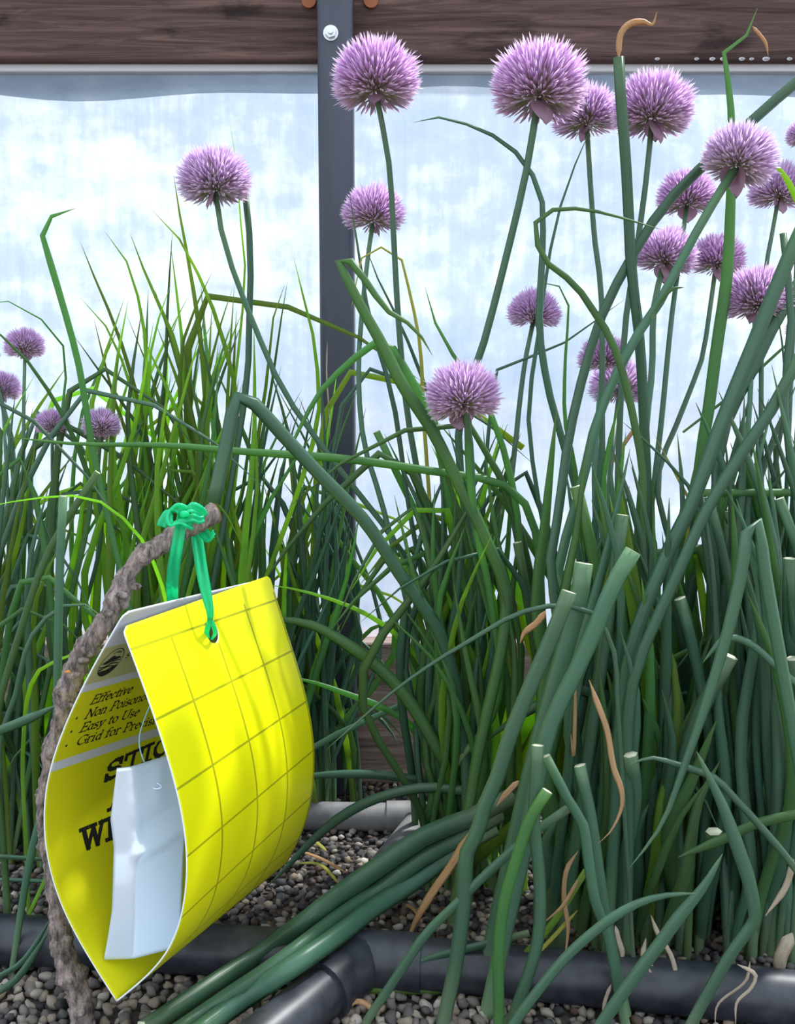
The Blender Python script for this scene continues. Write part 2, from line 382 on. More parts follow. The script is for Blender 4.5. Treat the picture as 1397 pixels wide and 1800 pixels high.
# ------------------------------------------------------------------ irrigation pipes
def tube_obj(name, pts, r, m, parent, n=24, sides=20, label=None, origin=None, prof=None):
    p = catmull(pts, n); V, F, UV, nc = sweep(p, r, 1, sides, cap0=True, cap1=True, ref=(0, 0, 1), profile=prof)
    o = mesh_obj(name, V, F, m, parent, uvs=UV, origin=origin, label=label)
    es = o.modifiers.new('split', 'EDGE_SPLIT'); es.split_angle = math.radians(50)
    return o
PR = .0128
def gpt(x, y, Y, z):  # a point over the ground under pixel column x at depth Y
    return np.array([(x - CX) * Y / FPX * 1.0, Y, z])
def on_ground(x, y, z):
    d = FW + RT * (x - CX) / FPX + UP * (CY - y) / FPX
    return CAM + d * ((z - CAM[2]) / d[2])
pL, pT, pR = on_ground(-120, 1645, PR), on_ground(640, 1686, PR), on_ground(1500, 1765, PR)
t = thing('irrigation_pipe', 'thick black plastic irrigation pipe with tee crossing the gravel in front of the stems', 'pipe', (*pT[:2], 0))
tube_obj('pipe_run', [pL, pT, pR], PR, M['pipe'], t, 40, origin=t.location)
br = on_ground(440, 1850, PR * .92)
ax = (br - pT) / np.linalg.norm(br - pT); rx = (pR - pL) / np.linalg.norm(pR - pL)
tube_obj('tee_fitting', [pT - rx * .032, pT + rx * .030], PR * 1.13, M['pipe'], t, 4, 24, origin=t.location, label='black tee fitting')
tube_obj('tee_outlet', [pT, pT + ax * .030], PR * 1.10, M['pipe'], t, 4, 24, origin=t.location)
tube_obj('collar_ring', [pT + ax * .0295, pT + ax * .0335], PR * 1.16, M['pipe'], t, 3, 24, origin=t.location)
tube_obj('branch_pipe', [pT + ax * .03, br], PR * .98, M['pipe'], t, 12, 22, origin=t.location)
r2 = .0098
qa, qb, qc = on_ground(420, 1432, r2), on_ground(745, 1437, r2), on_ground(680, 1520, r2)
t = thing('irrigation_pipe', 'grey pipe with elbow at the foot of the wooden board', 'pipe', (*qb[:2], 0))
tube_obj('pipe_run', [qa, qb - (.012, 0, 0)], r2, M['pipe_grey'], t, 10, origin=t.location)
e1 = (qc - qb) / np.linalg.norm(qc - qb)
tube_obj('elbow_fitting', [qb - (.026, 0, 0), qb - (.008, 0, 0), qb + (.003, -.004, 0), qb + e1 * .018], r2 * 1.16, M['pipe_grey'], t, 14, origin=t.location, label='grey elbow fitting')
tube_obj('branch_pipe', [qb + e1 * .016, qc], r2, M['pipe_grey'], t, 8, origin=t.location)

# ------------------------------------------------------------------ sticky trap
T0 = np.array([-.12432, .4, .03481]); Ta = np.array([.3846, .9221, -.0419]); Tn = np.array([-.917, .3869, .0971]); Tt = np.array([.1058, .001, .9944])
TL, HF, HB = .15394, .16757, .1743
KN = np.linspace(0, 1, 7)
NF0 = np.array([0, -.02194, -.03021, -.02827, -.01833, -.00387, .01232])
NF1 = np.array([0, -.00937, -.01164, -.00748, .00263, .01613, .02963])
NB = np.array([0, .02957, .04449, .04668, .03927, .02679, .01144])
def spline(y):
    n = 6; h = 1 / 6; A = np.zeros((7, 7)); b = np.zeros(7); A[0, 0] = A[6, 6] = 1
    for i in range(1, n): A[i, i - 1:i + 2] = [h / 6, 2 * h / 3, h / 6]; b[i] = (y[i + 1] - 2 * y[i] + y[i - 1]) / h
    m = np.linalg.solve(A, b)
    def ev(s):
        s = np.clip(s, 0, 1); i = np.minimum((s / h).astype(int), n - 1); a = ((i + 1) * h - s) / h; c = 1 - a
        return a * y[i] + c * y[i + 1] + ((a**3 - a) * m[i] + (c**3 - c) * m[i + 1]) * h * h / 6
    return ev
SF0, SF1, SB = spline(NF0), spline(NF1), spline(NB)
def front_pt(u, v, off=0.0):
    u = np.asarray(u, float); v = np.asarray(v, float); s = v / HF
    nn = SF0(s) * (1 - u / TL) + SF1(s) * u / TL
    return T0 + u[..., None] * Ta + (nn - off)[..., None] * Tn + v[..., None] * Tt
def back_pt(u, v, off=0.0):
    u = np.asarray(u, float); v = np.asarray(v, float); s = v / HB
    nn = SB(s) + u / TL * s**2 * .018
    return T0 + u[..., None] * Ta + (nn - off)[..., None] * Tn + v[..., None] * Tt
def flap(name, fn, H, m, parent, hole, label):
    nu, nv, cr = 90, 100, .0035
    V, UV, F = [], [], []
    for j in range(nv + 1):
        v = H * j / nv; ins = 0.0
        if v > H - cr: ins = cr - math.sqrt(max(cr**2 - (v - (H - cr))**2, 0))
        for i in range(nu + 1):
            uu = ins + (TL - 2 * ins) * i / nu
            UV.append((uu, v * (1 - (.055 * uu / TL * (v / H)**8 if fn is back_pt else 0))))
    UV = np.array(UV)
    hu, hv, ru, rv = hole
    q = np.hypot((UV[:, 0] - hu) / ru, (UV[:, 1] - hv) / rv)
    idx = lambda i, j: j * (nu + 1) + i
    for j in range(nv):
        for i in range(nu):
            c = [idx(i, j), idx(i + 1, j), idx(i + 1, j + 1), idx(i, j + 1)]
            if np.mean(q[c]) < 1: continue
            F.append(c)
    used = np.zeros(len(UV), bool); cnt = {}
    for c in F:
        for x in c: used[x] = True; cnt[x] = cnt.get(x, 0) + 1
    for k in range(len(UV)):
        if used[k] and q[k] < 1.7 and cnt[k] < 4:      # rim of the punched hole
            d = UV[k] - (hu, hv); UV[k] = (hu, hv) + d / q[k]
    V = fn(UV[:, 0], UV[:, 1])
    remap = -np.ones(len(UV), int); remap[used] = np.arange(used.sum())
    F = [[remap[x] for x in c] for c in F]
    o = mesh_obj(name, V[used], F, [m, M['card_edge']], parent, uvs=UV[used], origin=parent.location, label=label)
    s = o.modifiers.new('card', 'SOLIDIFY'); s.thickness = .0007; s.offset = 0; s.material_offset_rim = 1
    if fn is front_pt: s.material_offset = 1      # unseen inner face made white to bounce white light onto the sachet
    return o
trap = thing('sticky_trap', 'folded bright yellow card trap with black grid and printing, hung by green tape', 'insect trap', T0)
flap('front_flap', front_pt, HF, M['card_front'], trap, (.0702, .1525, .0062, .0050), 'yellow outer flap printed with a fine grid')
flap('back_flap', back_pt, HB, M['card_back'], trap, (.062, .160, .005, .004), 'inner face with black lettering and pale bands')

# ---- lettering: broad-nib strokes on the card
def arc(cx, cy, rx, ry, a0, a1, n=9):
    return [(cx + rx * math.cos(math.radians(a0 + (a1 - a0) * k / n)), cy + ry * math.sin(math.radians(a0 + (a1 - a0) * k / n))) for k in range(n + 1)]
XH = .62
def ser(x, y, wd=.16): return [(x - wd / 2, y), (x + wd / 2, y)]
SMALL = {
 'E': (.62, [[(.14, 0), (.14, 1)], [(.02, 0), (.56, 0), (.60, .16)], [(.02, 1), (.56, 1), (.58, .85)], [(.14, .53), (.45, .53)], [(.45, .44), (.45, .62)]]),
 'N': (.80, [[(.13, 0), (.13, 1)], [(.13, 1), (.66, .02)], [(.66, 0), (.66, 1)], ser(.13, 0, .24), ser(.66, 1, .24), [(.02, 1), (.16, 1)]]),
 'P': (.62, [[(.16, 0), (.16, 1)], [(.04, 1), (.30, 1)] + arc(.30, .74, .26, .26, 90, -90) + [(.16, .48)], ser(.16, 0, .26)]),
 'U': (.78, [[(.14, 1), (.14, .3)] + arc(.39, .28, .25, .28, 180, 360) + [(.64, 1)], ser(.14, 1, .26), ser(.64, 1, .22)]),
 'G': (.80, [arc(.42, .5, .37, .5, 45, 330), [(.72, .12), (.72, .42)], ser(.70, .42, .26), [(.68, .82), (.72, .98)]]),
 'f': (.36, [[(.16, 0), (.16, .75)] + arc(.34, .78, .18, .2, 180, 60), [(.02, XH), (.34, XH)], ser(.16, 0, .24)]),
 'e': (.50, [[(.08, .34), (.42, .40)] + arc(.26, .36, .18, .26, 10, 180) + arc(.26, .31, .18, .31, 180, 320)]),
 'c': (.46, [arc(.26, .31, .19, .31, 50, 320), [(.37, .52), (.39, .50)]]),
 't': (.36, [[(.15, .85), (.15, .16)] + arc(.25, .14, .10, .14, 180, 320), [(.02, XH), (.33, XH)]]),
 'i': (.30, [[(.14, XH), (.14, 0)], [(.03, XH - .03), (.14, XH)], ser(.15, 0, .22), [(.15, .84), (.15, .92)]]),
 'v': (.52, [[(.08, XH), (.25, 0)], [(.25, 0), (.45, XH)], ser(.10, XH, .20), ser(.44, XH, .14)]),
 'o': (.52, [arc(.26, .31, .20, .31, 0, 360, 16)]),
 'n': (.58, [[(.12, 0), (.12, XH)], [(.12, .42)] + arc(.28, .40, .16, .22, 170, 0) + [(.44, 0)], ser(.12, 0, .2), ser(.46, 0, .2), [(.02, XH), (.12, XH)]]),
 's': (.40, [arc(.20, .46, .13, .16, 40, 250) + arc(.19, .15, .15, .16, 70, -140)]),
 'u': (.58, [[(.12, XH), (.12, .2)] + arc(.28, .2, .16, .2, 180, 350) + [(.44, XH)], [(.44, XH), (.44, 0)], ser(.10, XH, .16), ser(.48, 0, .16)]),
 'a': (.50, [arc(.22, .30, .16, .30, 60, 350), [(.40, XH), (.38, .06)], ser(.43, .01, .12)]),
 'y': (.52, [[(.08, XH), (.26, .04)], [(.46, XH), (.22, -.2)] + arc(.14, -.16, .09, .08, -30, -150), ser(.10, XH, .2), ser(.45, XH, .14)]),
 'r': (.42, [[(.13, 0), (.13, XH)], [(.13, .42)] + arc(.28, .44, .15, .18, 170, 50), ser(.13, 0, .24), [(.02, XH), (.13, XH)]]),
 'd': (.54, [arc(.24, .30, .17, .30, 40, 340), [(.42, 1), (.42, .04)], [(.32, 1), (.42, 1)], ser(.46, 0, .14)]),
}
BIG = {
 'S': (.78, [arc(.38, .76, .25, .24, 20, 260) + arc(.38, .26, .28, .26, 80, -160), [(.63, .70), (.63, 1)], [(.10, .30), (.10, 0)]]),
 'T': (.86, [[(.42, 0), (.42, 1)], [(.05, 1), (.80, 1)], [(.06, .74), (.06, 1)], [(.79, .74), (.79, 1)], ser(.42, 0, .42)]),
 'I': (.50, [[(.25, 0), (.25, 1)], ser(.25, 0, .42), ser(.25, 1, .42)]),
 'C': (.84, [arc(.43, .5, .34, .5, 40, 325), [(.71, .66), (.71, 1)]]),
 'K': (.92, [[(.20, 0), (.20, 1)], [(.24, .42), (.68, 1)], [(.38, .58), (.72, 0)], ser(.2, 0, .4), ser(.2, 1, .4), ser(.7, 0, .34), ser(.68, 1, .3)]),
 'Y': (.88, [[(.12, 1), (.42, .46)], [(.74, 1), (.42, .46), (.42, 0)], ser(.42, 0, .4), ser(.14, 1, .34), ser(.74, 1, .28)]),
 'A': (.92, [[(.12, 0), (.46, 1)], [(.46, 1), (.78, 0)], [(.22, .32), (.68, .32)], ser(.12, 0, .32), ser(.78, 0, .36)]),
 'P': (.80, [[(.20, 0), (.20, 1)], [(.04, 1), (.42, 1)] + arc(.42, .74, .26, .26, 90, -90) + [(.2, .48)], ser(.2, 0, .42)]),
 'H': (.98, [[(.20, 0), (.20, 1)], [(.76, 0), (.76, 1)], [(.2, .5), (.76, .5)], ser(.2, 0, .4), ser(.2, 1, .4), ser(.76, 0, .4), ser(.76, 1, .4)]),
 'D': (.88, [[(.20, 0), (.20, 1)], [(.04, 1), (.38, 1)] + arc(.38, .5, .36, .5, 90, -90) + [(.04, 0)]]),
 'W': (1.16, [[(.14, 1), (.34, 0)], [(.34, 0), (.58, .9)], [(.56, 1), (.76, 0)], [(.76, 0), (1.0, 1)], ser(.14, 1, .34), ser(.56, 1, .3), ser(1.0, 1, .28)]),
 'E': (.78, [[(.20, 0), (.20, 1)], [(.04, 0), (.70, 0), (.70, .26)], [(.04, 1), (.68, 1), (.68, .76)], [(.2, .52), (.48, .52)], [(.48, .40), (.48, .64)]]),
 'F': (.74, [[(.20, 0), (.20, 1)], [(.04, 1), (.68, 1), (.68, .74)], [(.2, .52), (.48, .52)], [(.48, .40), (.48, .64)], ser(.2, 0, .4)]),
 'L': (.76, [[(.20, 0), (.20, 1)], [(.04, 0), (.70, 0), (.70, .28)], ser(.2, 1, .42)]),
}
def write(lines, font, nib, thin, slant):
    """strokes -> quads in card (u, v); lines = (text, u0, v0, height, slope, width factor)"""
    V, F = [], []; write.done = 0
    def quad(a, b, c, d):
        k = len(V); V.extend([a, b, c, d]); F.append((k, k + 1, k + 2, k + 3))
    for text, u0, v0, h, slope, wf in lines:
        x = 0.0
        for ch in text:
            if ch == ' ': x += .30; continue
            adv, strokes = font[ch]
            for st in strokes:
                pts = [((p[0] + x) * wf + slant * p[1], p[1]) for p in st]
                for p, q in zip(pts[:-1], pts[1:]):
                    d = np.subtract(q, p); L = np.hypot(*d)
                    if L < 1e-6: continue
                    d = d / L; nr = np.array((-d[1], d[0]))
                    nv = np.array((math.cos(.35), math.sin(.35))) * nib / 2
                    hw = abs(nv @ nr) + thin / 2
                    e = d * min(hw, thin) * .8
                    k = max(1, int(L / .25))
                    A0, B0 = np.array(p) - e, np.array(q) + e
                    for s in range(k):
                        A1 = A0 + (B0 - A0) * s / k; B1 = A0 + (B0 - A0) * (s + 1) / k
                        quad(A1 + nr * hw, A1 - nr * hw, B1 - nr * hw, B1 + nr * hw)
            x += adv
        n0 = write.done
        for k in range(n0, len(V)):
            px, py = V[k]; du = px * h
            V[k] = (u0 + du, v0 + py * h + slope * du)
        write.done = len(V)
    write.done = 0
    return np.array(V), F
write.done = 0
def printed(name, UVp, F, m, off, label=None):
    V = back_pt(UVp[:, 0], UVp[:, 1], .00035 + off)
    return mesh_obj(name, V, F, m, trap, smooth=False, origin=trap.location, label=label)
small = [('Effective', .0123, .1247, .0046, -.094, 1.86), ('Non Poisonous', .0125, .1172, .0046, -.088, 1.93),
         ('Easy to Use', .0126, .1102, .0046, -.114, 2.03), ('Grid for Precision', .0134, .1032, .0046, -.130, 2.05)]
UVp, F = write(small, SMALL, .18, .06, .34)
printed('small_lettering', UVp, F, M['ink'], .0001, 'black italic lines: Effective, Non Poisonous, Easy to Use, Grid for Precision')
big = [('STICKY', .0405, .0757, .0086, -.03, 2.15), ('APHID', .0435, .0608, .0086, -.04, 1.95), ('WHITEFLY', .0200, .0500, .0088, -.09, 1.75)]
UVp, F = write(big, BIG, .25, .12, .28)
printed('heading_lettering', UVp, F, M['ink'], .0001, 'large black slab letters beginning STIC, A and WH')
def fan(pts):
    pts = np.array(pts, float); c = pts.mean(0); n = len(pts)
    return np.vstack([[c], pts]), [(0, 1 + k, 1 + (k + 1) % n) for k in range(n)]
def disc(u, v, ru, rv, n=20): return [(u + ru * math.cos(2 * math.pi * k / n), v + rv * math.sin(2 * math.pi * k / n)) for k in range(n)]
def merge(polys):
    V, F = [], []
    for pv, pf in polys:
        k = len(V); V += [tuple(x) for x in pv]; F += [tuple(i + k for i in f) for f in pf]
    return np.array(V), F
UVp, F = merge([fan(disc(.0062, y, .0007, .0007, 10)) for y in (.1197, .1128, .1056)])
printed('bullet_marks', UVp, F, M['ink'], .0001)
def line_strip(pts, wd):
    pts = np.array(pts, float); V, F = [], []
    d = np.gradient(pts, axis=0); d /= np.linalg.norm(d, axis=1)[:, None]
    for p, e in zip(pts, d): V += [p + np.array((-e[1], e[0])) * wd / 2, p - np.array((-e[1], e[0])) * wd / 2]
    for k in range(len(pts) - 1): F.append((2 * k, 2 * k + 1, 2 * k + 3, 2 * k + 2))
    return V, F
# round emblem: ring, dark hill, wavy fields, dark foot
eu, ev, ru, rv = .0132, .1465, .0085, .0068
def inE(x): return rv * math.sqrt(max(0, 1 - ((x - eu) / ru)**2))
parts = [line_strip(disc(eu, ev, ru, rv, 40) + [disc(eu, ev, ru, rv, 40)[0]], .0005)]
hill = [(eu - ru * .93, ev + .0004)] + [(eu + ru * a, ev + rv * b) for a, b in ((-.5, .25), (-.25, .42), (-.05, .50), (.12, .46), (.2, .34), (.6, .28), (.9, .1), (.2, .02), (-.4, -.05))]
parts.append(fan(hill))
for k, yo in enumerate((-.12, -.26, -.40)):
    xs_ = np.linspace(-.92 + .05 * k, .9 - .05 * k, 12)
    parts.append(line_strip([(eu + ru * a, ev + rv * (yo + .10 * math.sin(a * 3.1 + k))) for a in xs_], .0006))
foot = [(eu + ru * math.cos(math.radians(a)), ev + rv * math.sin(math.radians(a))) for a in range(210, 345, 9)] + [(eu + ru * .45, ev - rv * .42), (eu - .1 * ru, ev - rv * .55)]
parts.append(fan(foot))
for yo, x0, x1 in ((.72, -.2, .55), (.62, .1, .7)):
    parts.append(line_strip([(eu + ru * a, ev + rv * (yo + .05 * math.sin(a * 9))) for a in np.linspace(x0, x1, 8)], .0004))
UVp, F = merge(parts); printed('emblem', UVp, F, M['ink'], .0001, 'black oval emblem of hills and fields')
UVp, F = write([('s', .0245, .1455, .004, 0, 1.8)], SMALL, .15, .05, .30); printed('emblem_letter', UVp, F, M['ink'], .0001)
# drawn whitefly
w1 = [(0.0156, 0.0161), (0.0141, 0.0155), (0.0116, 0.0154), (0.0083, 0.0159), (0.0051, 0.0168), (0.0025, 0.018), (0.001, 0.0192), (0.0009, 0.0202), (0.0022, 0.0209), (0.0047, 0.021), (0.0079, 0.0206), (0.0112, 0.0196), (0.0139, 0.0184), (0.0155, 0.0172)]
w2 = [(0.0186, 0.0176), (0.0174, 0.0174), (0.0157, 0.0178), (0.0138, 0.0186), (0.0122, 0.0198), (0.0111, 0.0209), (0.0107, 0.0219), (0.0112, 0.0226), (0.0123, 0.0228), (0.0141, 0.0224), (0.0159, 0.0215), (0.0176, 0.0204), (0.0187, 0.0192), (0.0191, 0.0182)]
w3 = [(0.0237, 0.003), (0.0223, 0.0029), (0.0206, 0.0033), (0.019, 0.0041), (0.0176, 0.0051), (0.0169, 0.0062), (0.0169, 0.0072), (0.0176, 0.0077), (0.019, 0.0079), (0.0207, 0.0075), (0.0224, 0.0067), (0.0237, 0.0056), (0.0245, 0.0045), (0.0244, 0.0035)]
w1, w2, w3 = [[(max(u_, .0006), v_) for u_, v_ in q] for q in (w1, w2, w3)]
for q in (w2, w1, w3):
    UVp, F = fan(q); printed('insect_wing', UVp, F, M['wing'], .00005)
parts = [line_strip(catmull(q + [q[0]], 40), .0006) for q in (w1, w2, w3)]
parts += [line_strip(catmull([(.0077, .012), (.0034, .0104), (.0012, .0079)], 8), .0006), line_strip(catmull([(.0128, .0088), (.0074, .0073), (.0034, .0057)], 8), .0008)]
parts.append(fan([(.0158, .0172), (.0185, .0150), (.0180, .0110), (.0150, .0080), (.0128, .0088), (.0128, .0125)]))
for q in (w1, w2):
    c = np.array(q).mean(0)
    for _ in range(10):
        p = c + rng.normal(size=2) * (.0028, .0007); parts.append(line_strip([p, p + (.0008, -.0002)], .00025))
UVp, F = merge(parts); printed('insect_drawing', UVp, F, M['ink'], .00012, 'black line drawing of a whitefly with pale wings')

# ------------------------------------------------------------------ lure sachet and its thread
TLc, TRc, BRc, BLc = P(207, 1350, .424), P(332, 1320, .446), P(314, 1664, .424), P(187, 1688, .409)
lure = thing('lure_sachet', 'creased clear plastic sachet hanging on a thread inside the yellow card', 'lure', BLc)
nu, nv = 28, 56; V, UV = [], []
nrm = np.cross(TRc - TLc, BLc - TLc); nrm /= np.linalg.norm(nrm); nrm *= -np.sign(nrm[1])
for j in range(nv + 1):
    v_ = j / nv
    edge = np.interp(v_, [0, .27, .42, .58, .75, .9, 1], [0, -.02, .045, .05, .06, .03, 0])
    bot = .022 * math.sin(v_ * 6)
    for i in range(nu + 1):
        u_ = i / nu; ue = edge * (1 - u_) + u_
        p = (TLc * (1 - ue) + TRc * ue) * (1 - v_) + (BLc * (1 - ue) + BRc * ue) * v_
        crease = np.interp(v_, [0, .45, .62, 1], [.15, .28, .25, .34])
        d1 = ue - crease; r1 = .0022 - (.007 * max(d1, 0) + .020 * max(-d1, 0)) * (1 - .3 * v_)
        d2 = v_ - (.46 - .10 * (u_ - .28)); k2 = max(0, min(1, (u_ - .18) * 6)); r2_ = .0022 * k2 * max(0, 1 - abs(d2) / .07) ** 1.5 - .0012 * k2 * max(0, 1 - abs(d2 + .13) / .13) ** 2
        belly = .0016 * math.sin(math.pi * min(1, max(0, u_))) * math.sin(math.pi * v_); rip = .0 + .0008 * math.exp(-((u_ - .55)**2 + (v_ - .12)**2) * 90)
        V.append(p + nrm * (r1 + r2_ + belly + rip)); UV.append((u_, v_))
V = np.array(V); F = [(j * (nu + 1) + i, j * (nu + 1) + i + 1, (j + 1) * (nu + 1) + i + 1, (j + 1) * (nu + 1) + i) for j in range(nv) for i in range(nu)]
o = mesh_obj('pouch', V, F, M['sachet'], lure, uvs=UV, origin=lure.location)
s = o.modifiers.new('film', 'SOLIDIFY'); s.thickness = .0016; s.offset = -1
hk = P(266, 1378, .4305)
th = catmull([P(300, 1090, .462), P(285, 1190, .452), P(262, 1243, .443), P(247, 1285, .438), P(245, 1310, .436), P(252, 1336, .434), P(263, 1356, .431), hk], 40)
V, F, UV, nc = sweep(th, .00030, 1, 6); mesh_obj('thread', V, F, M['thread'], lure, origin=lure.location, label='thin pale blue thread')
V, F, UV, nc = sweep(catmull([hk, hk + (.002, -.001, -.002), hk + (.005, -.001, -.001), hk + (.003, -.001, .001)], 14), .00045, 1, 6); mesh_obj('thread_knot', V, F, M['sachet'], lure, origin=lure.location)

# ------------------------------------------------------------------ twig stake
tw = [(152, 1886, .43, 24), (146, 1800, .43, 23), (138, 1745, .43, 24), (118, 1695, .43, 22), (106, 1640, .431, 20), (100, 1570, .433, 20), (88, 1490, .437, 18), (80, 1420, .44, 18), (92, 1340, .442, 18), (108, 1275, .443, 19), (120, 1215, .444, 21), (139, 1160, .445, 20), (165, 1120, .446, 21), (190, 1085, .447, 21), (208, 1050, .449, 20), (225, 1008, .451, 19), (250, 978, .454, 18), (285, 955, .458, 17), (325, 930, .463, 18), (358, 912, .468, 18), (380, 902, .471, 17)]
pts = np.array([P(x, y, Y) for x, y, Y, r in tw]); pts[0, 2] = -.004
rad0 = np.array([r * Y / FPX * .92 for x, y, Y, r in tw])
NTW = 240; tp = catmull(pts, NTW); rr = np.interp(np.linspace(0, 1, NTW), np.linspace(0, 1, len(rad0)), rad0)
for c, wd, am in ((.12, .012, .25), (.2, .01, .2), (.33, .012, .22), (.42, .008, .18), (.5, .012, .2), (.6, .012, .28), (.68, .009, .25), (.77, .012, .30), (.86, .01, .22), (.93, .01, .15), (.99, .02, .12)):
    rr = rr * (1 + am * np.exp(-((np.linspace(0, 1, NTW) - c) / wd)**2))
nz = rng.normal(size=(NTW, 14)); nz = (nz + np.roll(nz, 1, 0) + np.roll(nz, -1, 0) + np.roll(nz, 1, 1)) / 3.2; rr = rr * (1 + .07 * np.convolve(rng.normal(size=NTW), np.ones(7) / 3, 'same'))
twig = thing('twig_stake', 'knobbly grey brown twig standing beside the yellow card and bending over it', 'twig', (*pts[0][:2], 0))
V, F, UV, nc = sweep(tp, rr, 1, 14, cap1=False, profile=lambda i, k: 1 + .13 * nz[i, k])
mesh_obj('bark', V, F, M['bark'], twig, uvs=UV, origin=twig.location)
V, F, UV, nc = sweep([tp[-1] - (tp[-1] - tp[-2]) * .1, tp[-1] + (tp[-1] - tp[-2]) * .9], [rr[-1] * .97, rr[-1] * .80], 1, 14, cap1=True, profile=lambda i, k: 1 + .1 * nz[5, k])
mesh_obj('cut_end', V, F, M['cutwood'], twig, origin=twig.location, smooth=False, label='rough brown cut end')
for (x, y, Y, s, dx, dz) in ((216, 1046, .4445, .0026, -.5, .8), (252, 985, .449, .0022, 0, 1), (133, 1185, .4405, .0022, -1, .2), (238, 1031, .447, .0024, .9, -.3), (120, 1240, .4395, .0022, -.9, .3), (146, 1160, .441, .0024, -.8, .5), (92, 1330, .438, .002, -1, 0), (140, 1780, .425, .0026, .4, .1), (190, 1078, .442, .0022, .3, 0)):
    bm = bmesh.new(); bmesh.ops.create_icosphere(bm, subdivisions=2, radius=1)
    c = P(x, y, Y); V = [(q.co.x * s * (1.1 + .2 * random.random()) + c[0], q.co.y * s + c[1], q.co.z * s * .8 + c[2]) for q in bm.verts]
    F = [[q.index for q in fc.verts] for fc in bm.faces]; bm.free(); mesh_obj('knot', V, F, M['bark'], twig, origin=twig.location)
c = P(122, 1180, .440); V, F, UV, nc = sweep([c + (.002, .001, 0), c, c - (.0022, 0, .0004)], [.0012, .0012, .0004], 1, 6); mesh_obj('bud', V, F, M['bud'], twig, origin=twig.location, label='small orange bud')

# ------------------------------------------------------------------ green tape
tape = thing('plastic_tape', 'translucent green plastic tape tied in a bow over the twig', 'tape', P(330, 925, .464))
def ribbon(name, pts, wpx, side=(1, .15, 0), label=None, n=26):
    p = catmull([P(*q) for q in pts], n); wv = np.broadcast_to(np.asarray(wpx, float), (len(pts),)); wv = np.interp(np.linspace(0, 1, n), np.linspace(0, 1, len(pts)), wv)
    T = np.gradient(p, axis=0); T /= np.linalg.norm(T, axis=1)[:, None]
    S = np.array(side, float); V, F = [], []
    prof = [(-1, 0), (-.72, .16), (-.42, .12), (-.1, -.08), (.1, -.08), (.42, .12), (.72, .16), (1, 0)]
    for i in range(n):
        B = S - T[i] * (S @ T[i]); B /= np.linalg.norm(B); N = np.cross(B, T[i]); N *= -np.sign(N[1] + 1e-9)
        h = wv[i] / 2 * p[i][1] / FPX
        for a_, b_ in prof: V.append(p[i] + B * a_ * h + N * b_ * h * 2)
    m = len(prof)
    F = [(i * m + k, i * m + k + 1, (i + 1) * m + k + 1, (i + 1) * m + k) for i in range(n - 1) for k in range(m - 1)]
    o = mesh_obj(name, V, F, M['tape'], tape, origin=tape.location, label=label)
    s = o.modifiers.new('film', 'SOLIDIFY'); s.thickness = .00035; s.offset = 0
ribbon('strap', [(325, 893, .459), (319, 915, .4565), (313, 950, .4545), (307, 985, .455), (303, 1020, .460), (303, 1050, .468), (306, 1090, .474)], [18, 19, 20, 21, 20, 18, 17], label='left strap running behind the back flap')
ribbon('strap', [(330, 905, .472), (342, 925, .474), (349, 965, .470), (356, 1010, .464), (364, 1050, .4605), (369, 1075, .459), (369, 1090, .4595)], [18, 18, 20, 20, 20, 16, 9], label='right strap running down to the punched hole')
ribbon('strap_twist', [(369, 1088, .4595), (366, 1100, .4600), (363, 1112, .4630), (366, 1122, .470)], [8, 9, 8, 5], n=12)
ribbon('strap_twist', [(369, 1088, .4595), (375, 1100, .4605), (378, 1112, .4625), (372, 1124, .470)], [8, 7, 6, 4], n=12)
ribbon('bow_loop', [(338, 925, .4545), (318, 918, .450), (300, 922, .448), (297, 908, .449), (304, 898, .452), (322, 897, .457)], 18, side=(.4, 1, .3))
ribbon('bow_loop', [(330, 900, .456), (312, 893, .454), (298, 898, .452), (289, 912, .450), (284, 926, .449)], [19, 21, 20, 19, 18], side=(.8, .1, .6), label='loose tape end')
ribbon('bow_loop', [(322, 902, .455), (338, 893, .455), (352, 899, .458), (360, 908, .464)], [19, 21, 19, 16], side=(.5, .5, .7))
ribbon('bow_loop', [(322, 915, .4535), (338, 910, .453), (350, 914, .4555), (358, 912, .4575)], [16, 15, 14, 12], side=(.2, .3, .9))
ribbon('tape_end', [(352, 930, .468), (362, 940, .466), (368, 945, .464), (377, 938, .463)], [15, 19, 20, 20], side=(.6, .1, .8), label='short cut tape end below the twig')
V, F, UV, nc = sweep(catmull([P(318, 908, .4525), P(324, 903, .4505), P(332, 906, .4525)], 8), [.0006, .0012, .0015, .0017, .0017, .0015, .0012, .0006], .8, 8); mesh_obj('tape_knot', V, F, M['tape'], tape, origin=tape.location)

# ------------------------------------------------------------------ chive clumps
def gx(x, Y): return np.array([P(x, ground_y(Y), Y)[0], Y, 0.0])
CL = {}
def clump(key, x, Y, label, mats):
    t = thing('chive_clump', label, 'plant', gx(x, Y), 'chive clumps'); CL[key] = dict(o=t, x=x, Y=Y, mats=mats)
clump('A', 30, .62, 'chive clump with arching leaves behind the twig, at the photo\'s left edge', ['leaf_green', 'leaf_yellow', 'leaf_blue'])
clump('B', 320, .64, 'upright yellow-green chive clump standing behind the green tape bow', ['leaf_yellow', 'leaf_yellow', 'leaf_yellow', 'leaf_green'])
clump('G', 525, .675, 'thin dense chive clump in front of the steel post', ['leaf_green', 'leaf_dark', 'leaf_yellow'])
clump('C', 815, .59, 'middle chive clump of broad leaves leaning left toward the post', ['leaf_green', 'leaf_green', 'leaf_yellow', 'leaf_dark'])
clump('D', 1080, .53, 'blue-green chive clump with tan dry leaves and several cut leaf ends', ['leaf_blue', 'leaf_green', 'leaf_dark', 'leaf_dark', 'leaf_yellow', 'leaf_green'])
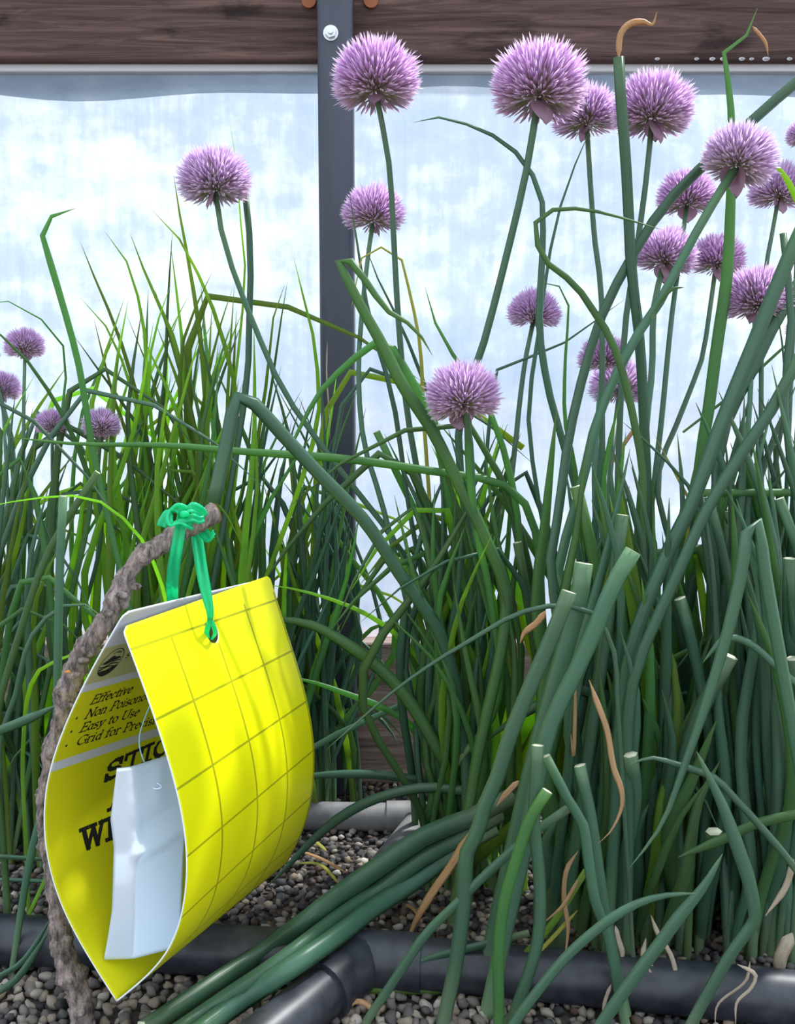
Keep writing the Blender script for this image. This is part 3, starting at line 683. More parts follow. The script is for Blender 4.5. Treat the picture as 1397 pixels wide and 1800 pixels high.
clump('E', 1330, .52, 'blue-green chive clump with a sharply kinked thick leaf, at the photo\'s right edge', ['leaf_blue', 'leaf_green', 'leaf_dark'])

def leaf(ck, p3, wmax, mat, style='tip', n=None, name='leaf', label=None, flat=.62, w0=None, sides=6, taper=.30):
    c = CL[ck]['o']
    n = n or max(10, min(20, 3 * len(p3)))
    p = catmull(p3, n); s = np.linspace(0, 1, n)
    w0 = .8 if w0 is None else w0
    if style == 'tip': r = np.where(s < .25, w0 + (1 - w0) * s / .25, 1.0) * np.clip((1 - s) / taper, 0.0, 1) ** .62 + .03
    elif style == 'cut': r = w0 + (1 - w0) * np.minimum(1, s / .3)
    elif style == 'both': r = np.minimum(1, np.clip(s / .12, .12, 1)) * np.clip((1 - s) / .4, .05, 1) ** .8
    else: r = np.ones(n)
    ref = np.array((random.uniform(-.5, .5), -1, random.uniform(-.2, .4)))
    V, F, UV, nc = sweep(p, r * wmax / 2, flat, sides, ref=ref, cap1=style == 'cut', cap0=False)
    mi = [0] * (len(F) - nc) + [1] * nc
    return mesh_obj(name, V, F, [M[mat], M['cut']], c, uvs=UV, mat_idx=mi, origin=c.location, label=label)
def traced(ck, pts, wpx, Yb, Yt, mat=None, style='tip', base=True, bj=25, zmin=None, **k):
    """a leaf through the given places, from its foot to its tip"""
    m = len(pts); d = np.r_[0, np.cumsum(np.hypot(*np.diff(np.array(pts, float), axis=0).T))]; d /= d[-1]
    Ys = Yb + (Yt - Yb) * d
    q = [P(x, y, Y) for (x, y), Y in zip(pts, Ys)]
    if zmin:                                  # lies over the pipe and stones: keep it that high, nearer along the same sight line
        for i, (x, y) in enumerate(pts):
            zm = zmin if i < 6 else .014
            while q[i][2] < zm: q[i] = P(x, y, q[i][1] * .99)
    for v in q: v[2] = max(v[2], .004)
    if base == True:
        c = CL[ck]; b = gx(c['x'] + random.uniform(-bj, bj), Yb + random.uniform(-.01, .01)); b[2] = -.002
        if q[0][2] > .03: q = [b, b * .55 + q[0] * .45 + (0, 0, .01)] + q
        else: q = [b] + q
    elif base == 'down':
        x, y = pts[0]; x2, y2 = pts[1]; yg = ground_y(Yb)
        sl = np.clip((x - x2) / max(y - y2, 5), -.6, .6)
        if yg > y + 6: q = [np.r_[P(x + sl * (yg - y), yg, Yb)[:2], -.002]] + q
    return leaf(ck, q, wpx * np.mean(Ys) / FPX, mat or random.choice(CL[ck]['mats']), style, **k)
MANY = 20
# --- hand-placed leaves, left
T_ = traced
T_('B', [(165, 800), (138, 640), (100, 500), (70, 395), (77, 386), (133, 366)], 12, .57, .55, 'leaf_green', n=30, taper=.10, label='tall leaf with a sharp kink near its tip')
T_('A', [(118, 640), (100, 590), (50, 545), (0, 527), (-50, 535)], 7, .62, .58, 'leaf_green')
T_('A', [(160, 880), (130, 770), (60, 650), (0, 588), (-60, 560)], 13, .60, .56, 'leaf_green')
for pts, wd in (([(260, 790), (225, 640), (185, 530), (165, 485), (141, 425)], 9), ([(255, 760), (258, 640), (250, 560), (225, 465), (183, 405)], 9), ([(345, 820), (330, 700), (300, 580), (265, 505), (229, 411)], 12),
                ([(415, 720), (380, 560), (330, 445), (300, 400), (267, 369)], 10), ([(362, 760), (355, 620), (335, 480), (318, 390), (305, 307)], 10), ([(280, 760), (290, 660), (295, 530), (303, 408)], 8),
                ([(255, 790), (230, 680), (190, 580), (141, 523)], 8), ([(265, 800), (230, 730), (180, 660), (130, 590)], 8), ([(430, 500), (418, 340), (415, 260), (405, 218)], 6),
                ([(350, 800), (360, 690), (385, 580), (408, 508)], 8), ([(555, 760), (555, 620), (535, 530), (516, 452)], 9), ([(448, 800), (470, 660), (480, 560), (501, 498)], 9), ([(470, 720), (490, 590), (500, 520), (505, 495)], 7),
                ([(280, 850), (262, 700), (268, 600), (300, 500)], 8), ([(330, 860), (318, 760), (322, 600), (372, 480)], 9), ([(240, 820), (200, 700), (165, 560)], 8), ([(385, 860), (378, 700), (340, 560)], 10), ([(300, 860), (322, 650), (300, 430)], 9)):
    T_('B', pts, wd, .63, .60)
T_('B', [(432, 690), (438, 560), (440, 440), (430, 332)], 12, .61, .60, 'leaf_dark', 'cut', label='straight leaf with a cut end')
T_('A', [(300, 1180), (290, 1050), (250, 950), (200, 897), (150, 873), (60, 876), (-30, 892)], 9, .50, .46, 'leaf_yellow', n=26, label='pale thin leaf arching over in front of the others')
T_('A', [(97, 1330), (100, 1240), (105, 1000), (111, 872)], 15, .47, .46, 'leaf_blue', 'cut', label='upright blue-green leaf with a cut top')
T_('A', [(-10, 1290), (45, 1080), (90, 960), (172, 830)], 13, .50, .50, 'leaf_green', 'cut')
T_('A', [(0, 1300), (25, 1230), (50, 1130), (90, 1078), (140, 1060), (185, 1088)], 11, .50, .48, 'leaf_blue')
T_('A', [(40, 1330), (60, 1190), (130, 1150), (200, 1140)], 8, .52, .48, 'leaf_yellow')
T_('A', [(-20, 1292), (40, 1268), (105, 1238)], 18, .46, .46, 'leaf_blue', 'both', base=False)
T_('A', [(-15, 1795), (30, 1720), (88, 1634)], 14, .45, .46, 'leaf_dark', 'both', base=False); T_('A', [(-20, 1725), (40, 1690), (92, 1610)], 12, .46, .47, 'leaf_dark', 'both', base=False)
T_('A', [(-10, 1505), (40, 1508), (110, 1512)], 11, .50, .48, 'leaf_dark', 'both', base=False); T_('A', [(-10, 1545), (60, 1548), (115, 1550)], 8, .52, .5, 'leaf_dark', 'both', base=False)
T_('D', [(960, 1150), (940, 930), (895, 857), (750, 827), (600, 806), (430, 794), (300, 783), (130, 780), (15, 768)], 14, .56, .54, 'leaf_green', n=34, label='long leaf lying level across the clumps')
# centre
T_('C', [(815, 1300), (780, 1130), (700, 1005), (640, 915), (560, 832), (500, 768), (440, 703), (424, 697), (414, 702), (402, 760), (375, 885)], 24, .55, .49, 'leaf_dark', 'cut', n=44, label='broad dark leaf folded sharply down')
T_('C', [(890, 1060), (850, 940), (806, 851), (758, 754), (709, 680), (671, 605), (635, 540), (600, 470), (593, 450), (608, 452), (640, 490), (680, 545), (720, 570), (745, 598), (760, 625)], 21, .53, .52, 'leaf_green', n=44, label='tall leaf folded over at the top with a twisted yellowish tip')
T_('C', [(860, 1250), (810, 1000), (764, 754), (712, 650), (684, 604), (672, 597), (655, 606), (613, 638), (564, 687), (526, 754), (490, 830)], 16, .58, .57, 'leaf_green', n=34)
T_('C', [(720, 900), (690, 700), (650, 560), (628, 430), (613, 330)], 9, .60, .60, 'leaf_dark'); T_('C', [(745, 740), (738, 606), (719, 510), (702, 446), (688, 437), (645, 437), (632, 470), (617, 545)], 7, .60, .58, 'yellowing', n=30, label='thin leaf with a yellowed kinked tip')
T_('C', [(770, 760), (732, 638), (693, 548), (658, 477), (641, 430)], 8, .61, .60, 'leaf_dark'); T_('D', [(925, 1050), (906, 883), (877, 764), (848, 700), (793, 619), (774, 593), (747, 505)], 12, .56, .55, 'leaf_green')
T_('D', [(1020, 900), (985, 763), (964, 685), (948, 578), (953, 448), (953, 356), (939, 313), (900, 261), (860, 235), (800, 212), (735, 204), (727, 215)], 14, .56, .54, 'leaf_dark', n=34, label='tall leaf bending over left to a thin curled tip')
T_('D', [(1130, 850), (1110, 720), (1090, 640), (1070, 590), (1045, 550), (1010, 500), (985, 480), (955, 455), (942, 420), (941, 392), (950, 377), (990, 366), (1050, 372), (1100, 385), (1163, 404)], 13, .50, .49, 'leaf_green', n=44, label='leaf bent into a hairpin with its tip pointing right')
T_('D', [(930, 760), (950, 560), (967, 440), (989, 349), (1024, 256), (1042, 217)], 9, .57, .57, 'leaf_dark'); T_('D', [(1025, 1000), (1010, 820), (993, 740), (993, 640), (998, 560), (995, 512), (960, 497), (940, 494)], 10, .55, .53, 'leaf_green', n=30)
T_('C', [(872, 655), (930, 628), (1000, 598), (1046, 564), (1098, 526)], 7, .60, .58, 'leaf_dark')
T_('C', [(955, 1200), (929, 1083), (912, 1036), (876, 972), (840, 905), (800, 850)], 22, .57, .60, 'leaf_yellow'); T_('C', [(800, 1346), (822, 1316), (858, 1272), (876, 1226), (878, 1165), (869, 1100), (858, 1029), (840, 945), (826, 850), (822, 735)], 15, .55, .52, 'leaf_green', 'cut', base='no', n=30, label='stalk curling up from a cut lower end')
# right
T_('D', [(1135, 950), (1130, 700), (1122, 578), (1113, 507), (1107, 440), (1104, 360), (1098, 260), (1090, 160), (1087, 100)], 18, .53, .50, 'leaf_dark', 'cut', n=26, label='tall thick leaf whose dried tip bends over the beam')
T_('D', [(1087, 103), (1090, 62), (1105, 43), (1130, 38), (1146, 44), (1154, 22)], 11, .50, .50, 'dry_orange', 'both', base=False, name='dry_tip', n=18, label='dried orange leaf tip')
T_('E', [(1215, 1050), (1231, 809), (1245, 720), (1259, 613), (1277, 489), (1283, 380), (1286, 250), (1283, 170), (1275, 115), (1272, 93), (1290, 82), (1310, 65), (1322, 40), (1331, 14)], 20, .55, .55, 'leaf_green', n=36, label='tall leaf with a kinked thin tip against the beam')
T_('E', [(1322, 46), (1345, 75), (1350, 98)], 6, .55, .55, 'dry_orange', 'both', base=False, name='dry_tip')
T_('D', [(968, 1000), (982, 898), (996, 791), (1014, 702), (1042, 600), (1067, 532), (1113, 447), (1156, 377), (1202, 324), (1263, 267), (1352, 185), (1460, 95)], 19, .50, .53, 'leaf_dark', 'cut', n=30)
T_('E', [(1450, 440), (1405, 360), (1388, 325), (1372, 300), (1352, 283)], 11, .55, .54, 'leaf_yellow', base='no'); T_('E', [(1146, 560), (1160, 530), (1182, 508), (1203, 505)], 7, .50, .50, 'leaf_green', base='no')
T_('D', [(1100, 1180), (1160, 1000), (1210, 898), (1238, 827), (1270, 738), (1306, 649), (1338, 571), (1373, 482), (1420, 380)], 25, .47, .47, 'leaf_dark', 'cut'); T_('E', [(1260, 800), (1300, 690), (1334, 628), (1362, 567), (1420, 470)], 20, .55, .55, 'leaf_dark', 'cut')
T_('D', [(1110, 1210), (1190, 1010), (1241, 898), (1266, 855), (1306, 791), (1345, 738), (1420, 600)], 21, .46, .46, 'leaf_dark', 'cut'); T_('E', [(1450, 866), (1350, 866), (1234, 867)], 14, .52, .5, 'leaf_green', 'cut', base='no')
T_('E', [(1230, 900), (1213, 859), (1170, 809), (1128, 770), (1092, 740)], 10, .5, .5, 'leaf_dark'); T_('D', [(1215, 900), (1190, 840), (1149, 763)], 9, .53, .53, 'yellowing')
T_('E', [(1405, 1000), (1378, 700), (1390, 560), (1376, 410)], 12, .5, .52, 'leaf_dark', 'cut'); T_('E', [(1200, 760), (1290, 690), (1390, 600), (1440, 570)], 5, .58, .58, 'leaf_green', base='no')
for pts, wd in (([(1390, 1000), (1350, 800), (1320, 700)], 14), ([(1385, 760), (1370, 560), (1362, 520)], 8), ([(1345, 1000), (1365, 800), (1397, 640)], 17), ([(1385, 1100), (1400, 850), (1420, 700)], 20), ([(1270, 1100), (1330, 900), (1400, 800)], 18), ([(1180, 1050), (1200, 900), (1190, 760)], 15), ([(1100, 1050), (1085, 900), (1100, 760)], 18), ([(1120, 1000), (1128, 820), (1128, 650)], 15), ([(1065, 1000), (1060, 840), (1090, 700)], 17), ([(1040, 1000), (1052, 860), (1060, 690)], 18), ([(1300, 1100), (1240, 950), (1230, 800)], 15), ([(945, 1100), (960, 900), (978, 720)], 22)):
    T_('E' if pts[0][0] > 1150 else 'D', pts, wd, .53, .52)
# cut and bent leaves in front
F_ = lambda ck, pts, wd, Y, mat='leaf_blue', style='cut', base='down', **k: traced(ck, pts, wd, Y, Y, mat, style, base, w0=.95, **k)
F_('E', [(1395, 1290), (1345, 1010), (1332, 922), (1322, 909), (1312, 940), (1302, 1010), (1277, 1117), (1256, 1188), (1231, 1266), (1202, 1348), (1170, 1435), (1149, 1471), (1106, 1526)], 22, .425, style='tip', n=40, label='pale leaf folded at the top and hanging to a thin pointed tip')
F_('D', [(905, 1560), (930, 1450), (960, 1295), (985, 1234), (1017, 1170), (1049, 1099), (1078, 1028), (1113, 968)], 33, .44, label='thick leaf with a pale slanting cut end')
F_('D', [(905, 1480), (935, 1350), (978, 1190), (1000, 1117), (1017, 1049), (1026, 990)], 33, .455, label='thick leaf with a square cut end')
F_('D', [(1045, 1250), (1070, 1080), (1094, 905)], 23, .475, 'leaf_dark')
F_('D', [(779, 1800), (801, 1694), (815, 1586), (820, 1500), (840, 1461), (851, 1418), (872, 1371), (894, 1300), (907, 1266), (932, 1206), (960, 1142), (989, 1070), (1000, 1040)], 30, .43, n=30, label='long jointed leaf crossing in front of the bundle')
F_('D', [(897, 1800), (929, 1712), (944, 1658), (949, 1604), (947, 1533), (938, 1443), (942, 1371), (945, 1310)], 23, .42)
F_('D', [(1100, 1830), (1081, 1709), (1067, 1641), (1046, 1585), (1032, 1499), (1024, 1449), (997, 1404), (980, 1371), (958, 1329)], 21, .425)
F_('D', [(1100, 1810), (1084, 1709), (1060, 1585), (1039, 1442), (1019, 1345)], 24, .435)
F_('D', [(877, 1800), (876, 1676), (886, 1586), (904, 1522), (930, 1443), (962, 1390)], 22, .415, 'leaf_green')
F_('D', [(643, 1802), (679, 1744), (715, 1690), (750, 1640), (808, 1583), (840, 1550), (930, 1470), (1000, 1420)], 21, .43)
F_('D', [(1030, 1530), (957, 1641), (858, 1726), (779, 1755), (679, 1769), (590, 1780), (480, 1788)], 13, .455, 'leaf_yellow', 'tip', base=False)
F_('D', [(930, 1640), (804, 1672), (750, 1687), (679, 1719), (607, 1740), (510, 1806)], 18, .455, 'leaf_dark', 'tip', base=False)
F_('D', [(903, 1800), (957, 1727), (1007, 1670), (1071, 1617), (1121, 1588), (1170, 1574), (1225, 1570)], 21, .41, style='tip')
F_('E', [(1055, 1803), (1121, 1709), (1156, 1663), (1192, 1613), (1238, 1556), (1270, 1500)], 31, .415, style='tip', label='broad smooth leaf slanting up to the right')
F_('E', [(1212, 1805), (1249, 1737), (1284, 1677), (1321, 1625), (1327, 1612), (1316, 1549), (1295, 1485), (1270, 1417), (1245, 1364), (1224, 1321)], 29, .42, style='tip', n=36, label='thick leaf with a sharp kink pointing right')
F_('E', [(1420, 1560), (1387, 1513), (1327, 1442), (1291, 1403), (1256, 1368), (1195, 1346), (1142, 1332), (1106, 1346)], 14, .43, style='tip', base=False); F_('E', [(1430, 1425), (1397, 1432), (1327, 1449), (1273, 1474), (1190, 1508)], 21, .445, 'leaf_green', 'tip', base=False)
F_('E', [(1420, 1215), (1397, 1199), (1362, 1170), (1327, 1138), (1295, 1122), (1270, 1124), (1235, 1165)], 13, .45, style='tip', base=False)
F_('D', [(1085, 1230), (1080, 1150), (1046, 1082), (1000, 1065), (947, 1068), (894, 1086), (840, 1118), (768, 1161), (697, 1211), (625, 1272), (572, 1319)], 9, .45, style='tip', n=34, label='slender leaf arching over and down to the left')
F_('C', [(830, 1460), (800, 1380), (786, 1347), (758, 1297), (722, 1237), (679, 1186), (625, 1143), (554, 1101), (500, 1090), (430, 1090)], 23, .56, 'leaf_green', 'tip', n=26)
F_('C', [(790, 1290), (743, 1172), (700, 1118), (643, 1079), (572, 1050), (500, 1032), (470, 1028)], 10, .60, 'leaf_yellow', 'tip'); F_('C', [(770, 1400), (750, 1347), (729, 1283), (679, 1247), (607, 1219), (543, 1197), (500, 1190)], 15, .60, 'leaf_green', 'tip')
traced('C', [(851, 1404), (804, 1389), (750, 1384), (697, 1393), (643, 1411), (589, 1443), (536, 1490), (500, 1529), (470, 1560)], 19, .55, .56, 'leaf_blue', 'tip', n=26, label='pale leaf arching low over the gravel')
traced('C', [(822, 1418), (786, 1382), (715, 1368), (643, 1361), (550, 1364), (480, 1380)], 16, .60, .60, 'leaf_dark')
for k, (pts, wd) in enumerate((([(900, 1400), (822, 1440), (750, 1468), (679, 1515), (607, 1565), (536, 1620), (470, 1668), (380, 1728), (250, 1815)], 33), ([(880, 1430), (811, 1472), (733, 1515), (661, 1570), (589, 1620), (500, 1688), (380, 1768), (290, 1830)], 27), ([(870, 1455), (804, 1493), (733, 1547), (661, 1593), (589, 1648), (500, 1709), (420, 1762), (330, 1830)], 25))):
    traced('C', pts, wd * 1.38, .53, .437, 'leaf_dark', 'cut', base=False, flat=.7, n=18, w0=.9, zmin=.033 - .001 * k, label='broad dark leaf lying slantwise low over the gravel')
traced('B', [(283, 1810), (275, 1712), (262, 1640)], 22, .50, .50, 'leaf_green', 'cut', base='down')
traced('B', [(232, 1810), (222, 1700)], 10, .52, .52, 'leaf_dark', 'cut', base='down'); traced('B', [(420, 1720), (360, 1690), (300, 1660)], 9, .55, .53, 'leaf_dark', 'both', base=False)

# --- filling leaves, each its own curve
def fill(ck, n, tx, ty, bj, Yj, wr, bend=.10, up=.25, droop=0.0, mats=None, baseY=None):
    c = CL[ck]
    for _ in range(n):
        Yb = (baseY or c['Y']) + random.uniform(-Yj, Yj); bx = c['x'] + random.gauss(0, bj)
        b = gx(bx, Yb); b[2] = -.002
        x, y = random.uniform(*tx), random.uniform(*ty); x = (1 - up) * x + up * np.clip(bx, *tx)
        Yt = min(.705, max(.43, Yb + random.uniform(-.05, .03))); tip = P(x, y, Yt); tip[2] = max(tip[2], .006)
        h = tip - b; L = np.linalg.norm(h)
        mid = b + h * .5; side = np.array((-h[2], 0, h[0])) / L * np.sign(-h[0] + 1e-6)
        mid = mid + side * L * abs(random.gauss(0, bend)) * -1 + (0, random.uniform(-.012, .012), 0)
        q1 = b * .72 + mid * .28 + np.array((b[0] - mid[0], 0, 0)) * .12 + (0, 0, L * .04)
        pts = [b, q1, mid, mid * .4 + tip * .6 + side * -L * random.uniform(-.02, .05), tip]
        if random.random() < droop:      # arches over
            tip2 = tip + np.array((np.sign(h[0] + random.gauss(0, .02)) * L * random.uniform(.18, .4), random.uniform(-.03, .03), -L * random.uniform(.1, .35)))
            tip2[1] = min(tip2[1], .705); tip2[2] = max(tip2[2], .006); pts = [b, q1, mid, tip, tip * .45 + tip2 * .55 + (0, 0, L * .05), tip2]
        for p in pts: p[1] = min(p[1], .71)
        style = 'cut' if random.random() < (.08 if ck in 'DE' else .015) else 'tip'
        leaf(ck, pts, random.uniform(*wr) * Yb / FPX, random.choice(mats or c['mats']), style, n=12, taper=.42)
fill('A', 46, (-60, 190), (620, 980), 60, .035, (9, 14), droop=.35)
fill('A', 26, (-60, 200), (1000, 1330), 70, .04, (9, 14), droop=.7, mats=['leaf_green', 'leaf_dark', 'leaf_blue'])
fill('B', 112, (150, 520), (500, 900), 85, .03, (9, 15), droop=.05, bend=.06, up=.45)
fill('G', 58, (430, 680), (640, 1020), 45, .02, (8, 13), droop=.15)
fill('G', 26, (430, 760), (1020, 1330), 75, .012, (8, 13), droop=.6, baseY=.70)
fill('C', 84, (620, 940), (740, 1120), 45, .035, (11, 18), droop=.08)
fill('D', 80, (930, 1230), (760, 1200), 60, .035, (15, 27), droop=.02, bend=.05, up=.5)
fill('E', 90, (1170, 1470), (640, 1150), 75, .035, (15, 27), droop=.02, bend=.05, up=.5)
fill('D', 45, (960, 1260), (1150, 1480), 75, .035, (18, 32), droop=.06, bend=.05, up=.6); fill('E', 50, (1160, 1450), (1100, 1480), 85, .035, (18, 32), droop=.06, bend=.05, up=.6)

# --- dry leaves
def dry(ck, pts, wd, Y, mat='dry', Yt=None, label=None): return traced(ck, pts, wd, Y, Yt or Y, mat, 'both', base=False, name='dry_leaf', flat=.3, n=max(14, 3 * len(pts)), label=label)
dry('D', [(1035, 1195), (1049, 1234), (1067, 1284), (1078, 1348), (1092, 1389), (1092, 1421), (1074, 1460), (1051, 1483)], 11, .43, 'dry', label='curling tan dry leaf hanging in front')
dry('C', [(826, 1461), (797, 1515), (758, 1572), (729, 1622), (711, 1676), (697, 1704)], 16, .50, 'dry_orange', .495, label='tan dry leaf slanting down to the black pipe')
dry('D', [(1016, 1496), (996, 1528), (991, 1577), (998, 1631), (992, 1690)], 9, .45, 'dry'); dry('D', [(1081, 1627), (1086, 1650), (1094, 1677), (1088, 1705)], 12, .45, 'dry_pale')
dry('D', [(1144, 1609), (1156, 1641), (1181, 1684), (1192, 1745), (1190, 1805)], 9, .44, 'dry_pale'); dry('D', [(1135, 1649), (1131, 1684), (1160, 1716), (1170, 1762), (1181, 1803)], 10, .443, 'dry_pale')
dry('E', [(1295, 1695), (1327, 1713), (1320, 1737), (1295, 1762), (1293, 1803)], 8, .42, 'dry_pale'); dry('E', [(1318, 1690), (1310, 1725), (1262, 1765), (1256, 1803)], 9, .425, 'dry_pale')
dry('D', [(1074, 1730), (1062, 1765), (1060, 1803)], 7, .43, 'dry_pale'); dry('D', [(1017, 1545), (989, 1592), (953, 1624)], 8, .44, 'dry'); dry('D', [(1140, 1700), (1152, 1750), (1140, 1803)], 7, .44, 'dry_pale')
dry('D', [(959, 1074), (943, 1095), (921, 1113), (914, 1131)], 12, .445, 'dry_orange', label='small orange brown curl of dry leaf'); dry('D', [(912, 1372), (890, 1395), (872, 1418)], 12, .44, 'dry')
dry('D', [(1122, 745), (1099, 777), (1071, 823)], 8, .56, 'dry'); dry('G', [(575, 600), (574, 660), (578, 720), (580, 772)], 2.5, .66, 'dry_pale')
dry('D', [(1015, 1600), (960, 1660), (900, 1715), (860, 1735)], 9, .455, 'yellowing'); dry('D', [(955, 1690), (920, 1735), (880, 1790)], 8, .46, 'dry_orange'); dry('D', [(958, 1707), (900, 1712), (850, 1725)], 6, .465, 'dry')
dry('E', [(1395, 1510), (1380, 1560), (1345, 1610)], 12, .44, 'dry_pale'); dry('E', [(1392, 1640), (1370, 1690), (1375, 1740)], 24, .46, 'dry_pale', label='broad papery dry sheath'); dry('D', [(1003, 1290), (1008, 1330), (1012, 1170)], 7, .47, 'dry')
for k in range(14):
    x, y = random.uniform(860, 1010), random.uniform(1640, 1790); a_ = random.uniform(-1.2, 1.2); L = random.uniform(30, 70)
    dry('D', [(x, y), (x + L * math.cos(a_) * .5 + random.uniform(-8, 8), y + L * math.sin(a_) * .5), (x + L * math.cos(a_), y + L * math.sin(a_))], random.uniform(3, 6), .46, random.choice(['dry', 'dry_pale', 'dry_orange']))
# fallen bits lying on the gravel: things of their own
def fallen(pts, wd, mat, label):
    g = np.array([GP(x, y) for x, y in pts]); g[:, 2] = .006 + .003 * np.sin(np.linspace(0, math.pi, len(g)))
    Y = g[:, 1].mean(); p = catmull(g, 12); s = np.linspace(0, 1, 12)
    V, F, UV, nc = sweep(p, np.clip(np.minimum(s, 1 - s) / .15, .15, 1) * wd / 2 * Y / FPX, .35, 6, ref=(0, -.3, 1), cap0=True)
    o = mesh_obj('fallen_leaf', V, F, M[mat], uvs=UV, origin=p[0]); o.location = p[0]; o['label'] = label; o['category'] = 'dry leaf'; o['group'] = 'fallen leaf bits on the gravel'
fallen([(527, 1511), (564, 1533), (611, 1551)], 8, 'dry_orange', 'orange dry leaf sliver on the sunny gravel right of the yellow card')
fallen([(520, 1533), (561, 1543), (597, 1570)], 7, 'yellowing', 'yellow-green stem bit on the gravel just below the orange sliver')
fallen([(529, 1506), (550, 1502), (575, 1512)], 7, 'yellowing', 'short curved yellow stem bit on the gravel above the orange sliver')
fallen([(712, 1605), (730, 1628), (742, 1640)], 8, 'dry_orange', 'small orange leaf scrap on the gravel behind the black tee pipe')
fallen([(600, 1797), (630, 1790), (660, 1798)], 12, 'dry_orange', 'flat brown leaf scrap on the gravel at the photo\'s bottom edge')

# ------------------------------------------------------------------ chive flowers
def head_mesh(seed, N, low):
    r = np.random.default_rng(seed); V, F, C = [], [], []
    g = math.pi * (3 - 5**.5); cmin = math.cos(math.radians(low))
    for k in range(N):
        c = 1 - (1 - cmin) * (k + .5) / N + r.normal() * .02; c = min(1, c); th = math.acos(c); ph = g * k + r.normal() * .08
        d = np.array((math.sin(th) * math.cos(ph), math.sin(th) * math.sin(ph), c))
        deg = math.degrees(th); R = np.interp(deg, [0, 45, 90, 120], [1.22, 1.20, 1.03, .80]) * (1 + r.normal() * .045)
        r0 = R * .46
        a = np.cross(d, (0.3, .2, .9)); a /= np.linalg.norm(a); b = np.cross(d, a); off = r.uniform(0, 1)
        lowf = np.clip((deg - 70) / 45, 0, 1)
        tone = r.uniform(.85, 1.12)
        cb = np.array((.50, .47, .32)) * (1 - .2 * r.random()); cm = np.array((.66, .42, .73)) * (1 - lowf * .2) + np.array((.07, .10, -.08)) * lowf; ct = np.array((.94, .80, .94))
        for t in range(6):
            A = 2 * math.pi * (t + off) / 6; e = math.cos(A) * a + math.sin(A) * b; s_ = -math.sin(A) * a + math.cos(A) * b
            sp = r.uniform(.105, .19); Lk = r.uniform(.92, 1.07)
            i0 = len(V)
            V += [d * r0 + e * .02, d * (r0 + (R - r0) * .42) + e * .085 - s_ * .026, d * (r0 + (R - r0) * .42) + e * .085 + s_ * .026,
                  d * (r0 + (R - r0) * .72) + e * .115 - s_ * .026, d * (r0 + (R - r0) * .72) + e * .115 + s_ * .026, d * (r0 + (R - r0) * Lk) + e * sp]
            C += [cb * tone, (cb * .35 + cm * .65) * tone, (cb * .35 + cm * .65) * tone, cm * tone, cm * tone, ct]
            F += [(i0, i0 + 1, i0 + 2), (i0 + 1, i0 + 3, i0 + 4, i0 + 2), (i0 + 3, i0 + 5, i0 + 4)]
    me = bpy.data.meshes.new('florets'); me.from_pydata(np.array(V).tolist(), [], F); me.materials.append(M['petal'])
    ca = me.color_attributes.new('Col', 'FLOAT_COLOR', 'POINT'); ca.data.foreach_set('color', np.c_[np.array(C), np.ones(len(V))].ravel())
    pv, pf = [], []
    for k in range(N):
        c = 1 - (1 - cmin) * (k + .5) / N; th = math.acos(c); ph = g * k
        d = np.array((math.sin(th) * math.cos(ph), math.sin(th) * math.sin(ph), c)); a = np.cross(d, (0.3, .2, .9)); a /= np.linalg.norm(a); b = np.cross(d, a)
        i0 = len(pv); R = .52
        for rr_, ww in ((.02, .012), (R, .022)):
            for t in range(3): pv.append(d * rr_ + ww * (math.cos(t * 2.094) * a + math.sin(t * 2.094) * b))
        pf += [(i0 + t, i0 + (t + 1) % 3, i0 + 3 + (t + 1) % 3, i0 + 3 + t) for t in range(3)]
    mp = bpy.data.meshes.new('pedicels'); mp.from_pydata(np.array(pv).tolist(), [], pf); mp.materials.append(M['pedicel'])
    return me, mp
HEADS = [head_mesh(1, 225, 106), head_mesh(2, 200, 100), head_mesh(3, 190, 108)]
def bract_mesh():
    V, F = [], []; n, m = 8, 6
    for j in range(n + 1):
        t = j / n; wd = .30 * math.sin(math.pi * min(1, t * .93 + .07)) ** .7; 
        for i in range(m + 1):
            s = i / m * 2 - 1
            V.append((s * wd, -.10 * (1 - s * s) * math.sin(math.pi * t) - .22 * t, -.50 * t + .04 * s * s))
    F = [(j * (m + 1) + i, j * (m + 1) + i + 1, (j + 1) * (m + 1) + i + 1, (j + 1) * (m + 1) + i) for j in range(n) for i in range(m)]
    me = bpy.data.meshes.new('bract'); me.from_pydata(V, [], F); me.materials.append(M['bract']); me.polygons.foreach_set('use_smooth', [True] * len(F)); return me
BR = bract_mesh()
